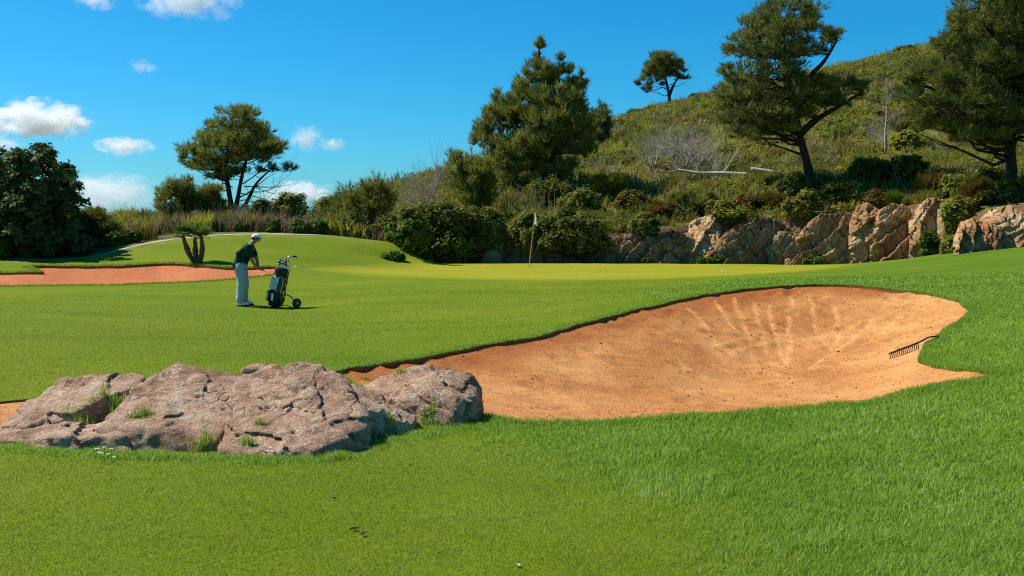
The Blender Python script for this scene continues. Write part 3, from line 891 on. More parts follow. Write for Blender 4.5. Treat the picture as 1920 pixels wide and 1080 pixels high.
outcrop([(1448, 450), (1465, 436), (1490, 438), (1508, 452), (1520, 466)], 44.6, CG, 'dark rock with overhanging plants in the middle of the cliff', seed=17)
outcrop([(1486, 485), (1500, 452), (1522, 420), (1542, 400), (1575, 397), (1600, 402), (1620, 415), (1640, 428)], 44.2, CL, 'wide tan rock with a flat lit top beneath the leaning pine', seed=18)
outcrop([(1598, 420), (1610, 386), (1626, 379), (1640, 390), (1655, 402), (1668, 420)], 43.8, CL, 'pale broken rock column topped by a round shrub', seed=19, up=False)
outcrop([(1640, 425), (1655, 394), (1675, 381), (1692, 384), (1712, 398), (1732, 415)], 43.2, CL, 'layered orange rock with many lit ledges', seed=20, up=True)
outcrop([(1712, 415), (1728, 385), (1742, 372), (1762, 373), (1784, 386), (1794, 405)], 42.4, CL, 'tall tan rock buttress left of the grassy gap', seed=21, up=False, ax=(-0.8, -0.2, 0.5))
outcrop([(1794, 450), (1806, 414), (1826, 408), (1846, 416), (1868, 430)], 35.6, CL, 'cream rock spur at the left of the nearest outcrop', seed=22, up=False, ax=(-0.9, -0.2, 0.35), foot=490, lean=0.7)
outcrop([(1843, 428), (1856, 404), (1872, 388), (1900, 381), (1940, 384), (2000, 388), (2060, 410)], 36.0, CL, 'large orange and cream rock with a dark hollow at the right edge', seed=23, foot=490, lean=0.9, up=False, fr=1.5, am=0.26)
for px_, py_, w_, d_, lb in [(853, 466, 16, 44.7, 'grey stone at the foot of the bramble, left of two'), (922, 468, 24, 44.7, 'larger grey stone at the foot of the bramble near the flagstick'),
                         (806, 476, 12, 44.6, 'small stone lying at the foot of the left bramble')]:
    rock('stone', [(px_ - w_, py_ + 25, d_), (px_ - w_ * 0.5, py_, d_ + 0.1), (px_ + w_ * 0.4, py_ - 4, d_ + 0.2), (px_ + w_, py_ + 22, d_), (px_ + w_, 510, d_), (px_ - w_, 510, d_), (px_, py_ + 10, d_ + 0.9), (px_, 510, d_ + 0.9)],
         CG, lb, 'stone', None, sub=4, amp=0.07, freq=2.0, seed=px_)
# ------------------------------------------------------------------ vegetation helpers
def tubes(segs, sides=4):
    """segs: array (n,8) x0 y0 z0 x1 y1 z1 r0 r1 -> verts, quads"""
    S = np.asarray(segs, float)
    n = len(S)
    a, b = S[:, 0:3], S[:, 3:6]
    d = b - a
    L = np.linalg.norm(d, axis=1)[:, None] + 1e-9
    d = d / L
    ref = np.where(np.abs(d[:, 2:3]) > 0.9, np.array([[1.0, 0, 0]]), np.array([[0, 0, 1.0]]))
    u = np.cross(d, ref); u /= np.linalg.norm(u, axis=1)[:, None] + 1e-9
    w = np.cross(d, u)
    an = np.arange(sides) / sides * 2 * math.pi
    ring = np.cos(an)[None, :, None] * u[:, None, :] + np.sin(an)[None, :, None] * w[:, None, :]
    va = a[:, None, :] + ring * S[:, 6][:, None, None]
    vb = b[:, None, :] + ring * S[:, 7][:, None, None]
    v = np.concatenate([va, vb], axis=1).reshape(-1, 3)
    k = np.arange(sides)
    f1 = np.column_stack([k, (k + 1) % sides, sides + (k + 1) % sides, sides + k])
    f = (f1[None] + (np.arange(n) * 2 * sides)[:, None, None]).reshape(-1, 4)
    return v, f
def sweep(path, radii, sides=9, wob=0.0, seed=0):
    """one continuous tapered tube through the points of path"""
    pth_ = densify3(path, 6)
    rad_ = np.interp(np.linspace(0, 1, len(pth_)), np.linspace(0, 1, len(radii)), radii)
    t_ = np.gradient(pth_, axis=0); t_ /= np.linalg.norm(t_, axis=1)[:, None] + 1e-9
    u = np.cross(t_, np.array((0.3, 0.95, 0.1))); u /= np.linalg.norm(u, axis=1)[:, None] + 1e-9
    w = np.cross(t_, u)
    an = np.arange(sides) / sides * 2 * math.pi
    rr = rad_[:, None] * (1 + wob * np.random.default_rng(seed).normal(size=(len(pth_), sides)))
    v = pth_[:, None, :] + (np.cos(an)[None, :, None] * u[:, None, :] + np.sin(an)[None, :, None] * w[:, None, :]) * rr[:, :, None]
    n = len(pth_)
    ii, jj = np.meshgrid(np.arange(sides), np.arange(n - 1))
    a_ = (jj * sides + ii).ravel(); b_ = (jj * sides + (ii + 1) % sides).ravel()
    f = np.column_stack([a_, b_, b_ + sides, a_ + sides])
    v = v.reshape(-1, 3)
    # end caps as quads fanned to a centre point
    v = np.vstack([v, pth_[0], pth_[-1]])
    k = np.arange(sides)
    c0 = np.column_stack([(k + 1) % sides, k, np.full(sides, len(v) - 2), np.full(sides, len(v) - 2)])
    e = (n - 1) * sides
    c1 = np.column_stack([e + k, e + (k + 1) % sides, np.full(sides, len(v) - 1), np.full(sides, len(v) - 1)])
    return v, f, np.vstack([c0, c1])[:, :3]
def sweep_mesh(path, radii, sides=9, wob=0.0, seed=0, name='tube', smooth=True):
    v, f, c = sweep(path, radii, sides, wob, seed)
    me = mesh_np(v, [list(q) for q in f] + [list(q) for q in c], None, smooth, name)
    return me
def densify3(p, k=6):
    p = np.asarray(p, float)
    out = []
    n = len(p)
    for i in range(n - 1):
        p0, p1, p2, p3 = p[max(i - 1, 0)], p[i], p[i + 1], p[min(i + 2, n - 1)]
        for t in np.arange(k) / k:
            out.append(0.5 * ((2 * p1) + (-p0 + p2) * t + (2 * p0 - 5 * p1 + 4 * p2 - p3) * t * t + (-p0 + 3 * p1 - 3 * p2 + p3) * t ** 3))
    out.append(p[-1])
    return np.array(out)
def basis_from(dirs, r_):
    """random rotation frames whose third axis is dirs"""
    d = dirs / (np.linalg.norm(dirs, axis=1)[:, None] + 1e-9)
    ref = r_.normal(size=d.shape)
    u = np.cross(d, ref); u /= np.linalg.norm(u, axis=1)[:, None] + 1e-9
    w = np.cross(d, u)
    return u, w, d
def tuft_template(kind, r_):
    """small sprig made of triangles, unit size, growing along +Z: verts (k,3,3)"""
    tris = []
    if kind == 'needle':
        for i in range(9):
            a = r_.uniform(0, 6.28); sp = r_.uniform(0.10, 0.75)
            d = np.array((math.cos(a) * sp, math.sin(a) * sp, r_.uniform(0.6, 1.0)))
            d /= np.linalg.norm(d)
            s = np.cross(d, (math.sin(a), -math.cos(a), 0.3)); s /= np.linalg.norm(s) + 1e-9
            o = np.array((0, 0, r_.uniform(-0.5, 0.5)))
            w = 0.058
            tris.append([o - s * w, o + s * w, o + d * r_.uniform(0.7, 1.1)])
    elif kind == 'leaf':
        for i in range(5):
            a = r_.uniform(0, 6.28)
            o = np.array((math.cos(a) * 0.25, math.sin(a) * 0.25, r_.uniform(-0.4, 0.6)))
            d = np.array((math.cos(a), math.sin(a), r_.uniform(-0.3, 0.8))); d /= np.linalg.norm(d)
            s = np.cross(d, (0, 0, 1)); s /= np.linalg.norm(s) + 1e-9
            s = s * 0.30 + np.array((0, 0, r_.uniform(-0.12, 0.12)))
            tip = o + d * r_.uniform(0.7, 1.0); m = o + d * 0.4
            tris.append([o, m + s, tip]); tris.append([o, tip, m - s])
    elif kind == 'blade':
        for i in range(8):
            a = r_.uniform(0, 6.28); sp = abs(r_.normal(0, 0.35))
            o = np.array((r_.normal(0, 0.1), r_.normal(0, 0.1), 0))
            s = np.array((math.sin(a), -math.cos(a), 0)) * 0.035
            m = o + np.array((math.cos(a) * sp * 0.35, math.sin(a) * sp * 0.35, 0.55)) * 1.0
            tip = o + np.array((math.cos(a) * sp, math.sin(a) * sp, r_.uniform(0.75, 1.0)))
            tris.append([o - s, o + s, m + s * 0.7]); tris.append([o - s, m + s * 0.7, m - s * 0.7]); tris.append([m - s * 0.7, m + s * 0.7, tip])
    return np.array(tris)
def scatter_tufts(cent, dirs, size, kind, r_, tint=None, variants=6):
    """returns verts, faces, tint for sprigs at cent growing along dirs"""
    VV, TT = [], []
    n = len(cent)
    which = r_.integers(0, variants, n)
    u, w, d = basis_from(dirs, r_)
    tint = r_.uniform(0, 1, n) if tint is None else tint
    for k in range(variants):
        m = which == k
        if not m.any(): continue
        T = tuft_template(kind, np.random.default_rng(100 + k))
        nt = len(T)
        q = T.reshape(-1, 3)
        pos = cent[m][:, None, :] + size[m][:, None, None] * (q[None, :, 0:1] * u[m][:, None, :] + q[None, :, 1:2] * w[m][:, None, :] + q[None, :, 2:3] * d[m][:, None, :])
        VV.append(pos.reshape(-1, 3))
        leafv = np.repeat(np.clip(tint[m][:, None] + r_.normal(0, 0.10, (m.sum(), nt)), 0, 1), 3, axis=1)
        TT.append(leafv.ravel())
    v = np.vstack(VV)
    f = np.arange(len(v)).reshape(-1, 3)
    return v, f, np.concatenate(TT)
def blob_points(c, rx, ry, rz, n_sub, per, r_, sub_r=0.36, up=0.5, flat=0.6):
    """points of foliage in an ellipsoid broken up into small clumps"""
    d = r_.normal(size=(n_sub, 3)); d /= np.linalg.norm(d, axis=1)[:, None]
    rr = r_.uniform(0.35, 1.0, n_sub) ** 0.6
    sc = c + d * rr[:, None] * np.array((rx, ry, rz))
    sr = sub_r * (rx * ry * rz) ** (1 / 3.0) * r_.uniform(0.6, 1.25, n_sub)
    e = r_.normal(size=(n_sub, per, 3)); e /= np.linalg.norm(e, axis=2)[:, :, None]
    e[:, :, 2] = np.where(e[:, :, 2] < -0.35, -e[:, :, 2] * 0.6, e[:, :, 2])
    er = r_.uniform(0.2, 1.0, (n_sub, per)) ** 0.5 * r_.choice([1.0, 1.0, 1.0, 1.35, 1.7], (n_sub, per))
    pts_ = sc[:, None, :] + e * (er * sr[:, None])[:, :, None] * np.array((1, 1, flat))
    dirs = e + np.array((0, 0, up)) + 0.5 * d[:, None, :]
    base = r_.uniform(0, 1, n_sub)
    tint = np.repeat(base[:, None] * 0.75, per, 1) + r_.uniform(0, 0.3, (n_sub, per))
    return pts_.reshape(-1, 3), dirs.reshape(-1, 3), tint.ravel(), sc
def branch_path(a, b, r_, sag=0.12, n=4):
    a, b = np.asarray(a, float), np.asarray(b, float)
    L = np.linalg.norm(b - a)
    ts = np.linspace(0, 1, n)
    p = a + (b - a) * ts[:, None]
    p[1:-1] += r_.normal(0, 0.05 * L, (n - 2, 3))
    p[:, 2] += -sag * L * np.sin(ts * math.pi) * 0.5
    return p
def grow_twigs(a, d, L, r0, depth, r_, out, spread=0.6, lift=0.1, kids=3, shrink=0.68):
    """recursive bare branches as tube segments"""
    p = np.asarray(a, float); d = np.asarray(d, float); d /= np.linalg.norm(d)
    ns = 3
    for i in range(ns):
        d2 = d + r_.normal(0, 0.16, 3) + np.array((0, 0, lift * 0.4)); d2 /= np.linalg.norm(d2)
        q = p + d2 * L / ns
        ra = r0 * (1 - 0.55 * i / ns); rb = r0 * (1 - 0.55 * (i + 1) / ns)
        out.append((*p, *q, ra, rb))
        if depth > 0 and i > 0:
            for _ in range(kids if i == ns - 1 else kids - 1):
                dd = d2 + r_.normal(0, spread, 3) + np.array((0, 0, lift)); dd /= np.linalg.norm(dd)
                grow_twigs(q, dd, L * shrink * r_.uniform(0.7, 1.1), rb * 0.65, depth - 1, r_, out, spread, lift, kids, shrink)
        p, d = q, d2
def localise(v, loc): return v - np.asarray(loc)[None, :]

# ------------------------------------------------------------------ trees
def pine(name, d, trunks, blobs, label, mat, size=0.24, dens=1.0, depth_r=None, rad=0.16, seed=1, kind='needle', limbs=True, flat=0.95, group=None, sub_density=1.0, bare=None, up=0.5):
    r_ = np.random.default_rng(seed)
    k = mpp(d)
    tr = [np.array([P(q[0], q[1], d + (q[2] if len(q) > 2 else 0)) for q in t_]) for t_ in trunks]
    base = tr[0][0].copy()
    root = empty(name, base, 0, label, 'tree', group)
    cx = np.mean([b[0] for b in blobs])
    halfw = (max(b[0] + b[2] for b in blobs) - min(b[0] - b[2] for b in blobs)) / 2
    R_ = depth_r if depth_r is not None else halfw * k * 0.8
    pts_, dr_, ti_, ends = [], [], [], []
    for bi, b in enumerate(blobs):
        off = (b[0] - cx) / halfw
        room = R_ * math.sqrt(max(0.05, 1 - off * off)) * min(1.0, 0.35 + b[2] / 60.0)
        layers = b[4] if len(b) > 4 else ((-0.75, 0.0, 0.75) if b[2] > 18 else (0.0,))
        for ly in layers:
            dy = ly * room + r_.normal(0, 0.12 * room)
            jx, jy = (r_.normal(0, 0.12 * b[2]), r_.normal(0, 0.12 * b[3])) if ly else (0, 0)
            c = P(b[0] + jx, b[1] + jy, d + dy)
            shr = 1.0 if ly == 0 else 0.85
            rx, rz = b[2] * k * shr * 1.02, b[3] * k * shr * 1.22
            ry = min(rx, max(rz, room * 0.6))
            vol = (rx * rz)
            ns = max(3, int(vol * 17 * sub_density))
            p_, e_, t_, sc = blob_points(c, rx, ry, rz, ns, max(6, int(21 * dens)), r_, 0.36, up, flat)
            pts_.append(p_); dr_.append(e_); ti_.append(t_)
            ends.append((c, sc))
    pts_, dr_, ti_ = np.vstack(pts_), np.vstack(dr_), np.concatenate(ti_)
    v, f, tv = scatter_tufts(pts_, dr_, size * r_.uniform(0.7, 1.3, len(pts_)), kind, r_, ti_)
    # trunk(s) with limbs reaching into the foliage
    tv_all, tf_all, off = [], [], 0
    for i, t_ in enumerate(tr):
        n_ = len(t_)
        rr = [rad * (1.25 if j == 0 else 1.0 - 0.78 * j / (n_ - 1)) * (1 if i == 0 else 0.8) for j in range(n_)]
        a, b_, c_ = sweep(t_, rr, 9, 0.05, seed + i)
        tv_all.append(a); tf_all += [list(q + off) for q in b_] + [list(q + off) for q in c_]
        off += len(a)
    me = mesh_np(localise(np.vstack(tv_all), base), tf_all, None, True, 'trunk')
    trunk = add('trunk', me, M['bark'], root)
    if limbs:
        segs = []
        allp = np.vstack([densify3(t_, 8) for t_ in tr])
        for c, sc in ends:
            low_ = allp[allp[:, 2] < c[2] - 0.03 * np.linalg.norm(c - base)]
            if len(low_) == 0: low_ = allp[:1]
            dd = np.linalg.norm(low_ - c, axis=1) + 1.2 * np.abs((c[2] - low_[:, 2]) - 0.25 * np.hypot(c[0] - low_[:, 0], c[1] - low_[:, 1]))
            st = low_[np.argmin(dd)]
            L = np.linalg.norm(c - st)
            r0 = min(rad * 0.45, 0.018 + 0.016 * L)
            pth_ = branch_path(st, c, r_, 0.10, 5)
            for j in range(4): segs.append((*pth_[j], *pth_[j + 1], r0 * (1 - 0.2 * j), r0 * (1 - 0.2 * (j + 1))))
            for e in sc[:: max(1, len(sc) // 9)]:
                q = branch_path(pth_[r_.integers(2, 5)], e, r_, 0.05, 3)
                for j in range(2): segs.append((*q[j], *q[j + 1], r0 * 0.38 * (1 - 0.4 * j), r0 * 0.38 * (0.6 - 0.4 * j) + 0.003))
        if bare:
            for (p0, dv, L, r0) in bare:
                grow_twigs(P(*p0), dv, L, r0, 3, r_, segs, 0.5, 0.08, 2, 0.62)
        lv, lf = tubes(segs, 5)
        add('limbs', mesh_np(localise(lv, base), lf, None, True, 'limbs'), M['bark'], trunk)
    add('crown', mesh_np(localise(v, base), f, {'tint': tv}, False, 'crown'), mat, root)
    return root

# left pine on the bank
pine('pine_tree', 52, [[(437, 415), (431, 370), (424, 320), (430, 265), (436, 215)], [(438, 413), (446, 370), (456, 320), (470, 270), (466, 235)], [(440, 412), (462, 380), (480, 345), (505, 320)]],
     [(432, 214, 24, 14), (466, 222, 26, 13), (410, 240, 28, 14), (450, 245, 44, 18), (496, 252, 26, 15), (515, 275, 26, 13), (390, 262, 32, 15), (436, 272, 46, 17), (484, 280, 42, 15), (365, 286, 30, 13),
      (415, 298, 44, 14), (345, 297, 18, 9), (460, 300, 36, 10), (385, 311, 34, 10), (532, 317, 24, 6, (0.0,)), (500, 318, 18, 5, (0.0,)), (430, 322, 26, 7), (360, 306, 20, 8), (440, 334, 30, 8, (0.0,)), (402, 326, 28, 8), (472, 326, 28, 7, (0.0,)), (505, 295, 34, 12), (470, 262, 40, 16)],
     'lone pine with twin trunks and flat wind-shaped crown on the bank', M['pine'], 0.25, 0.85, 2.2, 0.17, 21,
     bare=[((446, 372, 52), (1, 0.2, 0.25), 1.9, 0.04), ((440, 380, 52), (1, -0.3, 0.1), 2.1, 0.035), ((432, 360, 52), (-1, 0.2, 0.3), 1.5, 0.03), ((455, 345, 52), (1, 0.0, 0.2), 1.9, 0.035), ((470, 360, 52), (1, 0.4, 0.1), 1.6, 0.03), ((450, 362, 52), (1, 0.1, 0.05), 2.0, 0.03), ((458, 350, 52), (1, -0.2, -0.05), 1.7, 0.03), ((436, 352, 52), (-0.8, 0.3, 0.4), 1.5, 0.03), ((480, 350, 52), (1, 0.1, -0.1), 1.4, 0.03), ((442, 392, 52), (1, 0.2, 0.3), 1.8, 0.03), ((428, 340, 52), (-1, -0.2, 0.2), 1.6, 0.03)])
# big bushy pine behind the flag
pine('pine_tree', 56, [[(1008, 352), (1008, 290), (1010, 220), (1011, 140), (1011, 80)], [(1012, 345), (1040, 280), (1050, 200), (1046, 130)]],
     [(1011, 82, 5, 14, (0.0,)), (1011, 98, 9, 14, (0.0,)), (1013, 114, 13, 16, (0.0,)), (1010, 128, 18, 14, (0.0,)), (1034, 140, 14, 14, (0.0,)), (1046, 122, 8, 20, (0.0,)), (993, 140, 18, 16), (1020, 146, 22, 18), (1058, 155, 18, 20), (1090, 180, 13, 22), (930, 190, 9, 22, (0.0,)), (970, 175, 24, 20), (1015, 185, 40, 22),
      (1062, 195, 30, 22), (925, 222, 22, 20), (965, 222, 34, 22), (1020, 228, 44, 24), (1075, 228, 32, 24), (905, 254, 22, 17), (950, 262, 38, 22), (1010, 270, 48, 24), (1070, 265, 36, 24), (925, 288, 26, 15), (975, 300, 40, 22),
      (1040, 305, 42, 20), (1095, 275, 20, 18), (955, 325, 28, 14), (1005, 335, 34, 14), (1045, 330, 26, 12), (895, 262, 14, 8, (0.0,)), (1084, 155, 12, 18), (1076, 172, 22, 18), (948, 200, 22, 18), (1104, 236, 18, 20), (985, 150, 14, 18, (0.0,)), (1030, 132, 9, 16, (0.0,)), (1070, 140, 8, 16, (0.0,)), (912, 212, 10, 16, (0.0,))],
     'large bushy pine with pointed tips standing behind the flagstick', M['pine'], 0.30, 0.72, 2.4, 0.2, 22, flat=1.0, up=1.3)
pine('pine_tree', 78, [[(1122, 285), (1124, 250), (1124, 215)]], [(1125, 210, 18, 14), (1118, 230, 24, 18), (1135, 228, 14, 14), (1120, 252, 24, 16), (1098, 240, 16, 16)], 'small dark pine at the right shoulder of the bushy pine', M['pinedark'], 0.30, 1.0, None, 0.12, 23)
# umbrella pine on the ridge
pine('pine_tree', 105, [[(1254, 206), (1255, 185), (1251, 160), (1243, 130), (1240, 115)], [(1254, 180), (1264, 158), (1274, 140)]],
     [(1243, 112, 24, 8), (1228, 125, 22, 9), (1262, 122, 22, 9), (1215, 141, 16, 8), (1242, 138, 24, 9), (1272, 137, 18, 7), (1208, 158, 14, 7), (1230, 156, 18, 6), (1214, 169, 12, 4, (0.0,)), (1284, 147, 10, 4, (0.0,))],
     'lone umbrella pine with bare trunk on the ridge skyline', M['pinedark'], 0.36, 0.9, 2.2, 0.22, 24,
     bare=[((1256, 160, 105), (1, 0.1, 0.25), 1.9, 0.05), ((1255, 165, 105), (1, -0.3, 0.1), 1.6, 0.04), ((1253, 165, 105), (-1, 0.1, 0.2), 1.7, 0.04), ((1262, 150, 105), (1, 0.3, 0.2), 1.6, 0.04)])
# leaning pine above the cliff
pine('pine_tree', 50.5, [[(1523, 352), (1514, 310), (1502, 262), (1494, 225), (1480, 160), (1470, 90), (1474, 30)], [(1500, 250), (1535, 222), (1575, 198), (1618, 172)], [(1492, 215), (1515, 150), (1545, 115), (1570, 75)]],
     [(1480, 12, 34, 14), (1518, 22, 22, 16), (1432, 28, 24, 17), (1402, 55, 26, 20), (1450, 55, 44, 22), (1500, 52, 36, 20), (1552, 70, 24, 13), (1566, 62, 14, 8, (0.0,)), (1394, 90, 34, 20), (1450, 95, 48, 22), (1505, 92, 34, 18),
      (1540, 95, 16, 10, (0.0,)), (1362, 145, 22, 18), (1410, 140, 44, 22), (1468, 140, 44, 20), (1515, 150, 26, 14), (1372, 180, 32, 20), (1428, 185, 46, 22), (1490, 182, 40, 16), (1550, 165, 40, 14), (1600, 160, 28, 12), (1622, 170, 14, 8, (0.0,)),
      (1360, 212, 22, 18), (1400, 225, 40, 20), (1450, 222, 44, 18), (1498, 212, 34, 13), (1545, 190, 34, 12), (1415, 250, 32, 12), (1465, 245, 34, 10), (1378, 240, 18, 12)],
     'dark leaning pine with a long right limb above the cliff', M['pinedark'], 0.25, 0.95, 2.6, 0.24, 25)
# great pine at the right edge
pine('pine_tree', 42, [[(1899, 375), (1897, 320), (1893, 250), (1895, 150), (1900, 40), (1905, -60)], [(1894, 260), (1850, 200), (1800, 150), (1770, 120)], [(1896, 230), (1940, 170), (2000, 120)]],
     [(1850, 10, 46, 28), (1905, -10, 50, 34), (1800, 48, 22, 24), (1845, 65, 50, 30), (1905, 60, 54, 34), (1960, 30, 46, 40), (1790, 95, 34, 24), (1845, 120, 52, 28), (1910, 125, 56, 32), (1975, 110, 56, 40), (1745, 140, 34, 18), (1790, 155, 44, 22),
      (1850, 175, 54, 26), (1915, 185, 54, 28), (1985, 190, 56, 34), (1706, 162, 26, 14), (1720, 188, 32, 16), (1775, 205, 46, 20), (1840, 222, 52, 22), (1905, 232, 50, 22), (1980, 240, 56, 24), (1735, 222, 34, 14), (1765, 244, 36, 14), (1820, 256, 40, 14),
      (1870, 262, 40, 12), (1720, 250, 16, 8, (0.0,)), (2030, 90, 50, 60), (2030, 190, 50, 50), (1960, -60, 60, 40), (1890, -70, 50, 36)],
     'massive dark pine at the right edge with low spreading branches', M['pinedark'], 0.25, 1.35, 3.2, 0.27, 26)
# broad-leaved tree at the left edge
pine('carob_tree', 38, [[(40, 492), (42, 440), (38, 380), (50, 320)], [(44, 480), (85, 420), (105, 360)], [(38, 480), (-10, 420), (-30, 350)]],
     [(70, 295, 34, 20), (30, 305, 34, 22), (105, 312, 28, 20), (-20, 310, 36, 26), (60, 335, 46, 24), (118, 348, 26, 22), (10, 350, 46, 28), (-50, 350, 46, 36), (85, 375, 44, 26), (132, 385, 20, 18), (35, 395, 50, 28), (110, 415, 38, 24), (-30, 405, 50, 34),
      (70, 430, 52, 26), (140, 425, 16, 16), (20, 440, 50, 26), (120, 450, 40, 20), (75, 465, 56, 18), (15, 468, 40, 16), (150, 462, 22, 14), (-50, 460, 50, 26)],
     'dense dark broad-leaved tree at the left edge', M['carob'], 0.17, 1.5, 2.4, 0.16, 27, 'leaf', True, 0.9)

# ------------------------------------------------------------------ shrubs, each a thing of its own
def shrub(name, px, base_py, d, w, h, mat, label, cat='shrub', kind='leaf', size=0.14, dens=1.0, seed=1, up=0.6, flat=0.85, stems=6, hill=None, group=None, lump=5, depth=0.8, stemmat=None, z=None, blob=None):
    """w, h: half width and height in photo pixels at distance d"""
    r_ = np.random.default_rng(seed)
    k = mpp(d)
    b = P(px, base_py, d)
    if hill is True: b[2] = hz(b[0], b[1])
    elif hill is False: b[2] = gz(b[0], b[1])
    W, H = w * k, h * k
    root = empty(name, b, 0, label, cat, group)
    PP, DD, TT, segs = [], [], [], []
    for i in range(lump):
        a = r_.uniform(0, 6.28); rr = math.sqrt(r_.uniform(0, 0.9))
        if i == 0: rr = 0
        cz_ = H * (0.52 + 0.10 * r_.normal()) * (1 - 0.35 * rr * rr)
        c = np.array((math.cos(a) * rr * W * 0.72, math.sin(a) * rr * W * depth * 0.72, cz_))
        rx = W * r_.uniform(0.36, 0.6); rz = max(0.12, min(c[2], H - c[2]) * r_.uniform(0.85, 1.08))
        ns = max(4, int(10 + 14 * rx * rz * dens))
        p_, e_, t_, sc = blob_points(c, rx, rx * depth, rz, ns, 22, r_, 0.42, up, flat)
        p_[:, 2] = np.maximum(p_[:, 2], 0.0)
        PP.append(p_); DD.append(e_); TT.append(t_)
        for e in sc[::3]:
            q = branch_path((r_.normal(0, 0.08 * W), r_.normal(0, 0.08 * W), -0.1), e, r_, 0.0, 3)
            for j in range(2): segs.append((*q[j], *q[j + 1], 0.022 * (1 - 0.35 * j), 0.022 * (0.65 - 0.35 * j)))
    PP, DD, TT = np.vstack(PP), np.vstack(DD), np.concatenate(TT)
    v, f, tv = scatter_tufts(PP, DD, size * r_.uniform(0.7, 1.3, len(PP)), kind, r_, TT)
    add('foliage', mesh_np(v, f, {'tint': tv}, False, 'foliage'), mat, root)
    sv, sf = tubes(segs, 4)
    add('stems', mesh_np(sv, sf, None, False, 'stems'), stemmat or M['bark'], root)
    return root
def dead_shrub(name, px, py, d, L, label, n=9, seed=1, mat=None, spread=0.45, lift=0.25, hill=True, r0=0.03, tilt=0.6, depth=3, cat='dead shrub', kids=3):
    r_ = np.random.default_rng(seed)
    b = P(px, py, d)
    if hill is True: b[2] = hz(b[0], b[1])
    elif hill is False: b[2] = gz(b[0], b[1])
    segs = []
    for i in range(n):
        dv = np.array((r_.normal(0, tilt), r_.normal(0, tilt * 0.7), 1.0))
        grow_twigs((r_.normal(0, 0.02), r_.normal(0, 0.02), -0.05), dv, L * r_.uniform(0.35, 0.6), r0 * r_.uniform(0.6, 1.2), depth, r_, segs, spread, lift, kids, 0.66)
    v, f = tubes(segs, 3)
    o = add(name, mesh_np(v, f, None, False, name), mat or M['twig'], None, b)
    return tag(o, label, cat)
def reed(name, px, py, d, H, label, n=60, W=0.5, seed=1, mat=None, hill=False, cat='grass clump', lean=0.25, wid=0.012, group=None):
    """upright clump of long thin blades"""
    r_ = np.random.default_rng(seed)
    b = P(px, py, d)
    if hill is True: b[2] = hz(b[0], b[1])
    elif hill is False: b[2] = gz(b[0], b[1])
    T, tt = [], []
    for i in range(n):
        o = np.array((r_.normal(0, W * 0.5), r_.normal(0, W * 0.5), -0.03))
        a = r_.uniform(0, 6.28); l = H * r_.uniform(0.5, 1.05); bend = abs(r_.normal(0, lean)) * l
        s = np.array((math.sin(a), -math.cos(a), 0)) * wid * r_.uniform(0.7, 1.3)
        dv = np.array((math.cos(a), math.sin(a), 0))
        m1 = o + dv * bend * 0.15 + np.array((0, 0, l * 0.5)); m2 = o + dv * bend * 0.5 + np.array((0, 0, l * 0.82)); tip = o + dv * bend + np.array((0, 0, l * 0.98))
        T += [[o - s, o + s, m1 + s], [o - s, m1 + s, m1 - s], [m1 - s, m1 + s, m2 + s * 0.6], [m1 - s, m2 + s * 0.6, m2 - s * 0.6], [m2 - s * 0.6, m2 + s * 0.6, tip]]
        tt += [r_.uniform(0, 1)] * 15
    v = np.array(T).reshape(-1, 3)
    o = add(name, mesh_np(v, np.arange(len(v)).reshape(-1, 3), {'tint': np.array(tt)}, False, name), mat or M['straw'], None, b)
    return tag(o, label, cat, group)
# ---- bushes along the bank on the left
shrub('young_pine', 342, 428, 47, 42, 82, M['pine'], 'bushy young pine left of the lone pine trunk', 'pine', 'needle', 0.24, 1.0, 31, 1.2, 1.2, hill=False)
shrub('young_pine', 396, 424, 47.5, 30, 70, M['pine'], 'narrow young pine directly before the lone pine trunk', 'pine', 'needle', 0.24, 1.0, 32, 1.2, 1.2, hill=False)
shrub('shrub', 543, 430, 48, 46, 58, M['scrub'], 'rounded olive shrub right of the lone pine', seed=33, hill=False, lump=6, size=0.16)
shrub('shrub', 490, 425, 47, 28, 44, M['bramble'], 'small dark shrub at the right foot of the lone pine', seed=34, hill=False)
shrub('shrub', 690, 440, 46, 78, 115, M['pine'], 'tall feathery green bush left of the bare grey thicket', 'shrub', 'needle', 0.26, 1.0, 35, 1.4, 1.2, hill=False, lump=7, stemmat=M['twig'])
shrub('shrub', 618, 436, 46.5, 40, 64, M['scrub'], 'olive bush between the rounded shrub and the tall feathery bush', seed=36, hill=False)
shrub('shrub', 655, 446, 44.4, 52, 52, M['bramble'], 'low dark bush with the white marker before it', seed=37, hill=False, lump=6)
shrub('shrub', 735, 450, 44.2, 42, 60, M['bramble'], 'low leafy bush at the left end of the bramble mass', seed=38, hill=False, lump=6)
shrub('bramble_bush', 830, 494, 44.9, 84, 112, M['bramble'], 'large dark bramble mound over the rocks left of the flagstick', 'bush', 'leaf', 0.15, 1.4, 39, 0.6, 0.9, lump=11, depth=0.42)
shrub('bramble_bush', 776, 499, 41.2, 42, 82, M['bramble'], 'bramble covering the right end of the grassy bank', 'bush', 'leaf', 0.14, 1.2, 58, 0.6, 0.9, lump=7, depth=0.8, hill=False)
shrub('bramble_bush', 905, 470, 45.4, 50, 82, M['bramble'], 'dark bramble just left of the flagstick', 'bush', 'leaf', 0.15, 1.2, 40, 0.6, 0.9, lump=7, depth=0.5)
shrub('bramble_bush', 1072, 478, 45.3, 88, 80, M['bramble'], 'wide dark bramble mound right of the flagstick', 'bush', 'leaf', 0.15, 1.4, 41, 0.6, 0.9, lump=11, depth=0.42)
shrub('bramble_bush', 990, 462, 46.2, 46, 64, M['bramble'], 'green bramble hanging behind the flag', 'bush', 'leaf', 0.15, 1.2, 42, 0.6, 0.9, lump=6, depth=0.6)
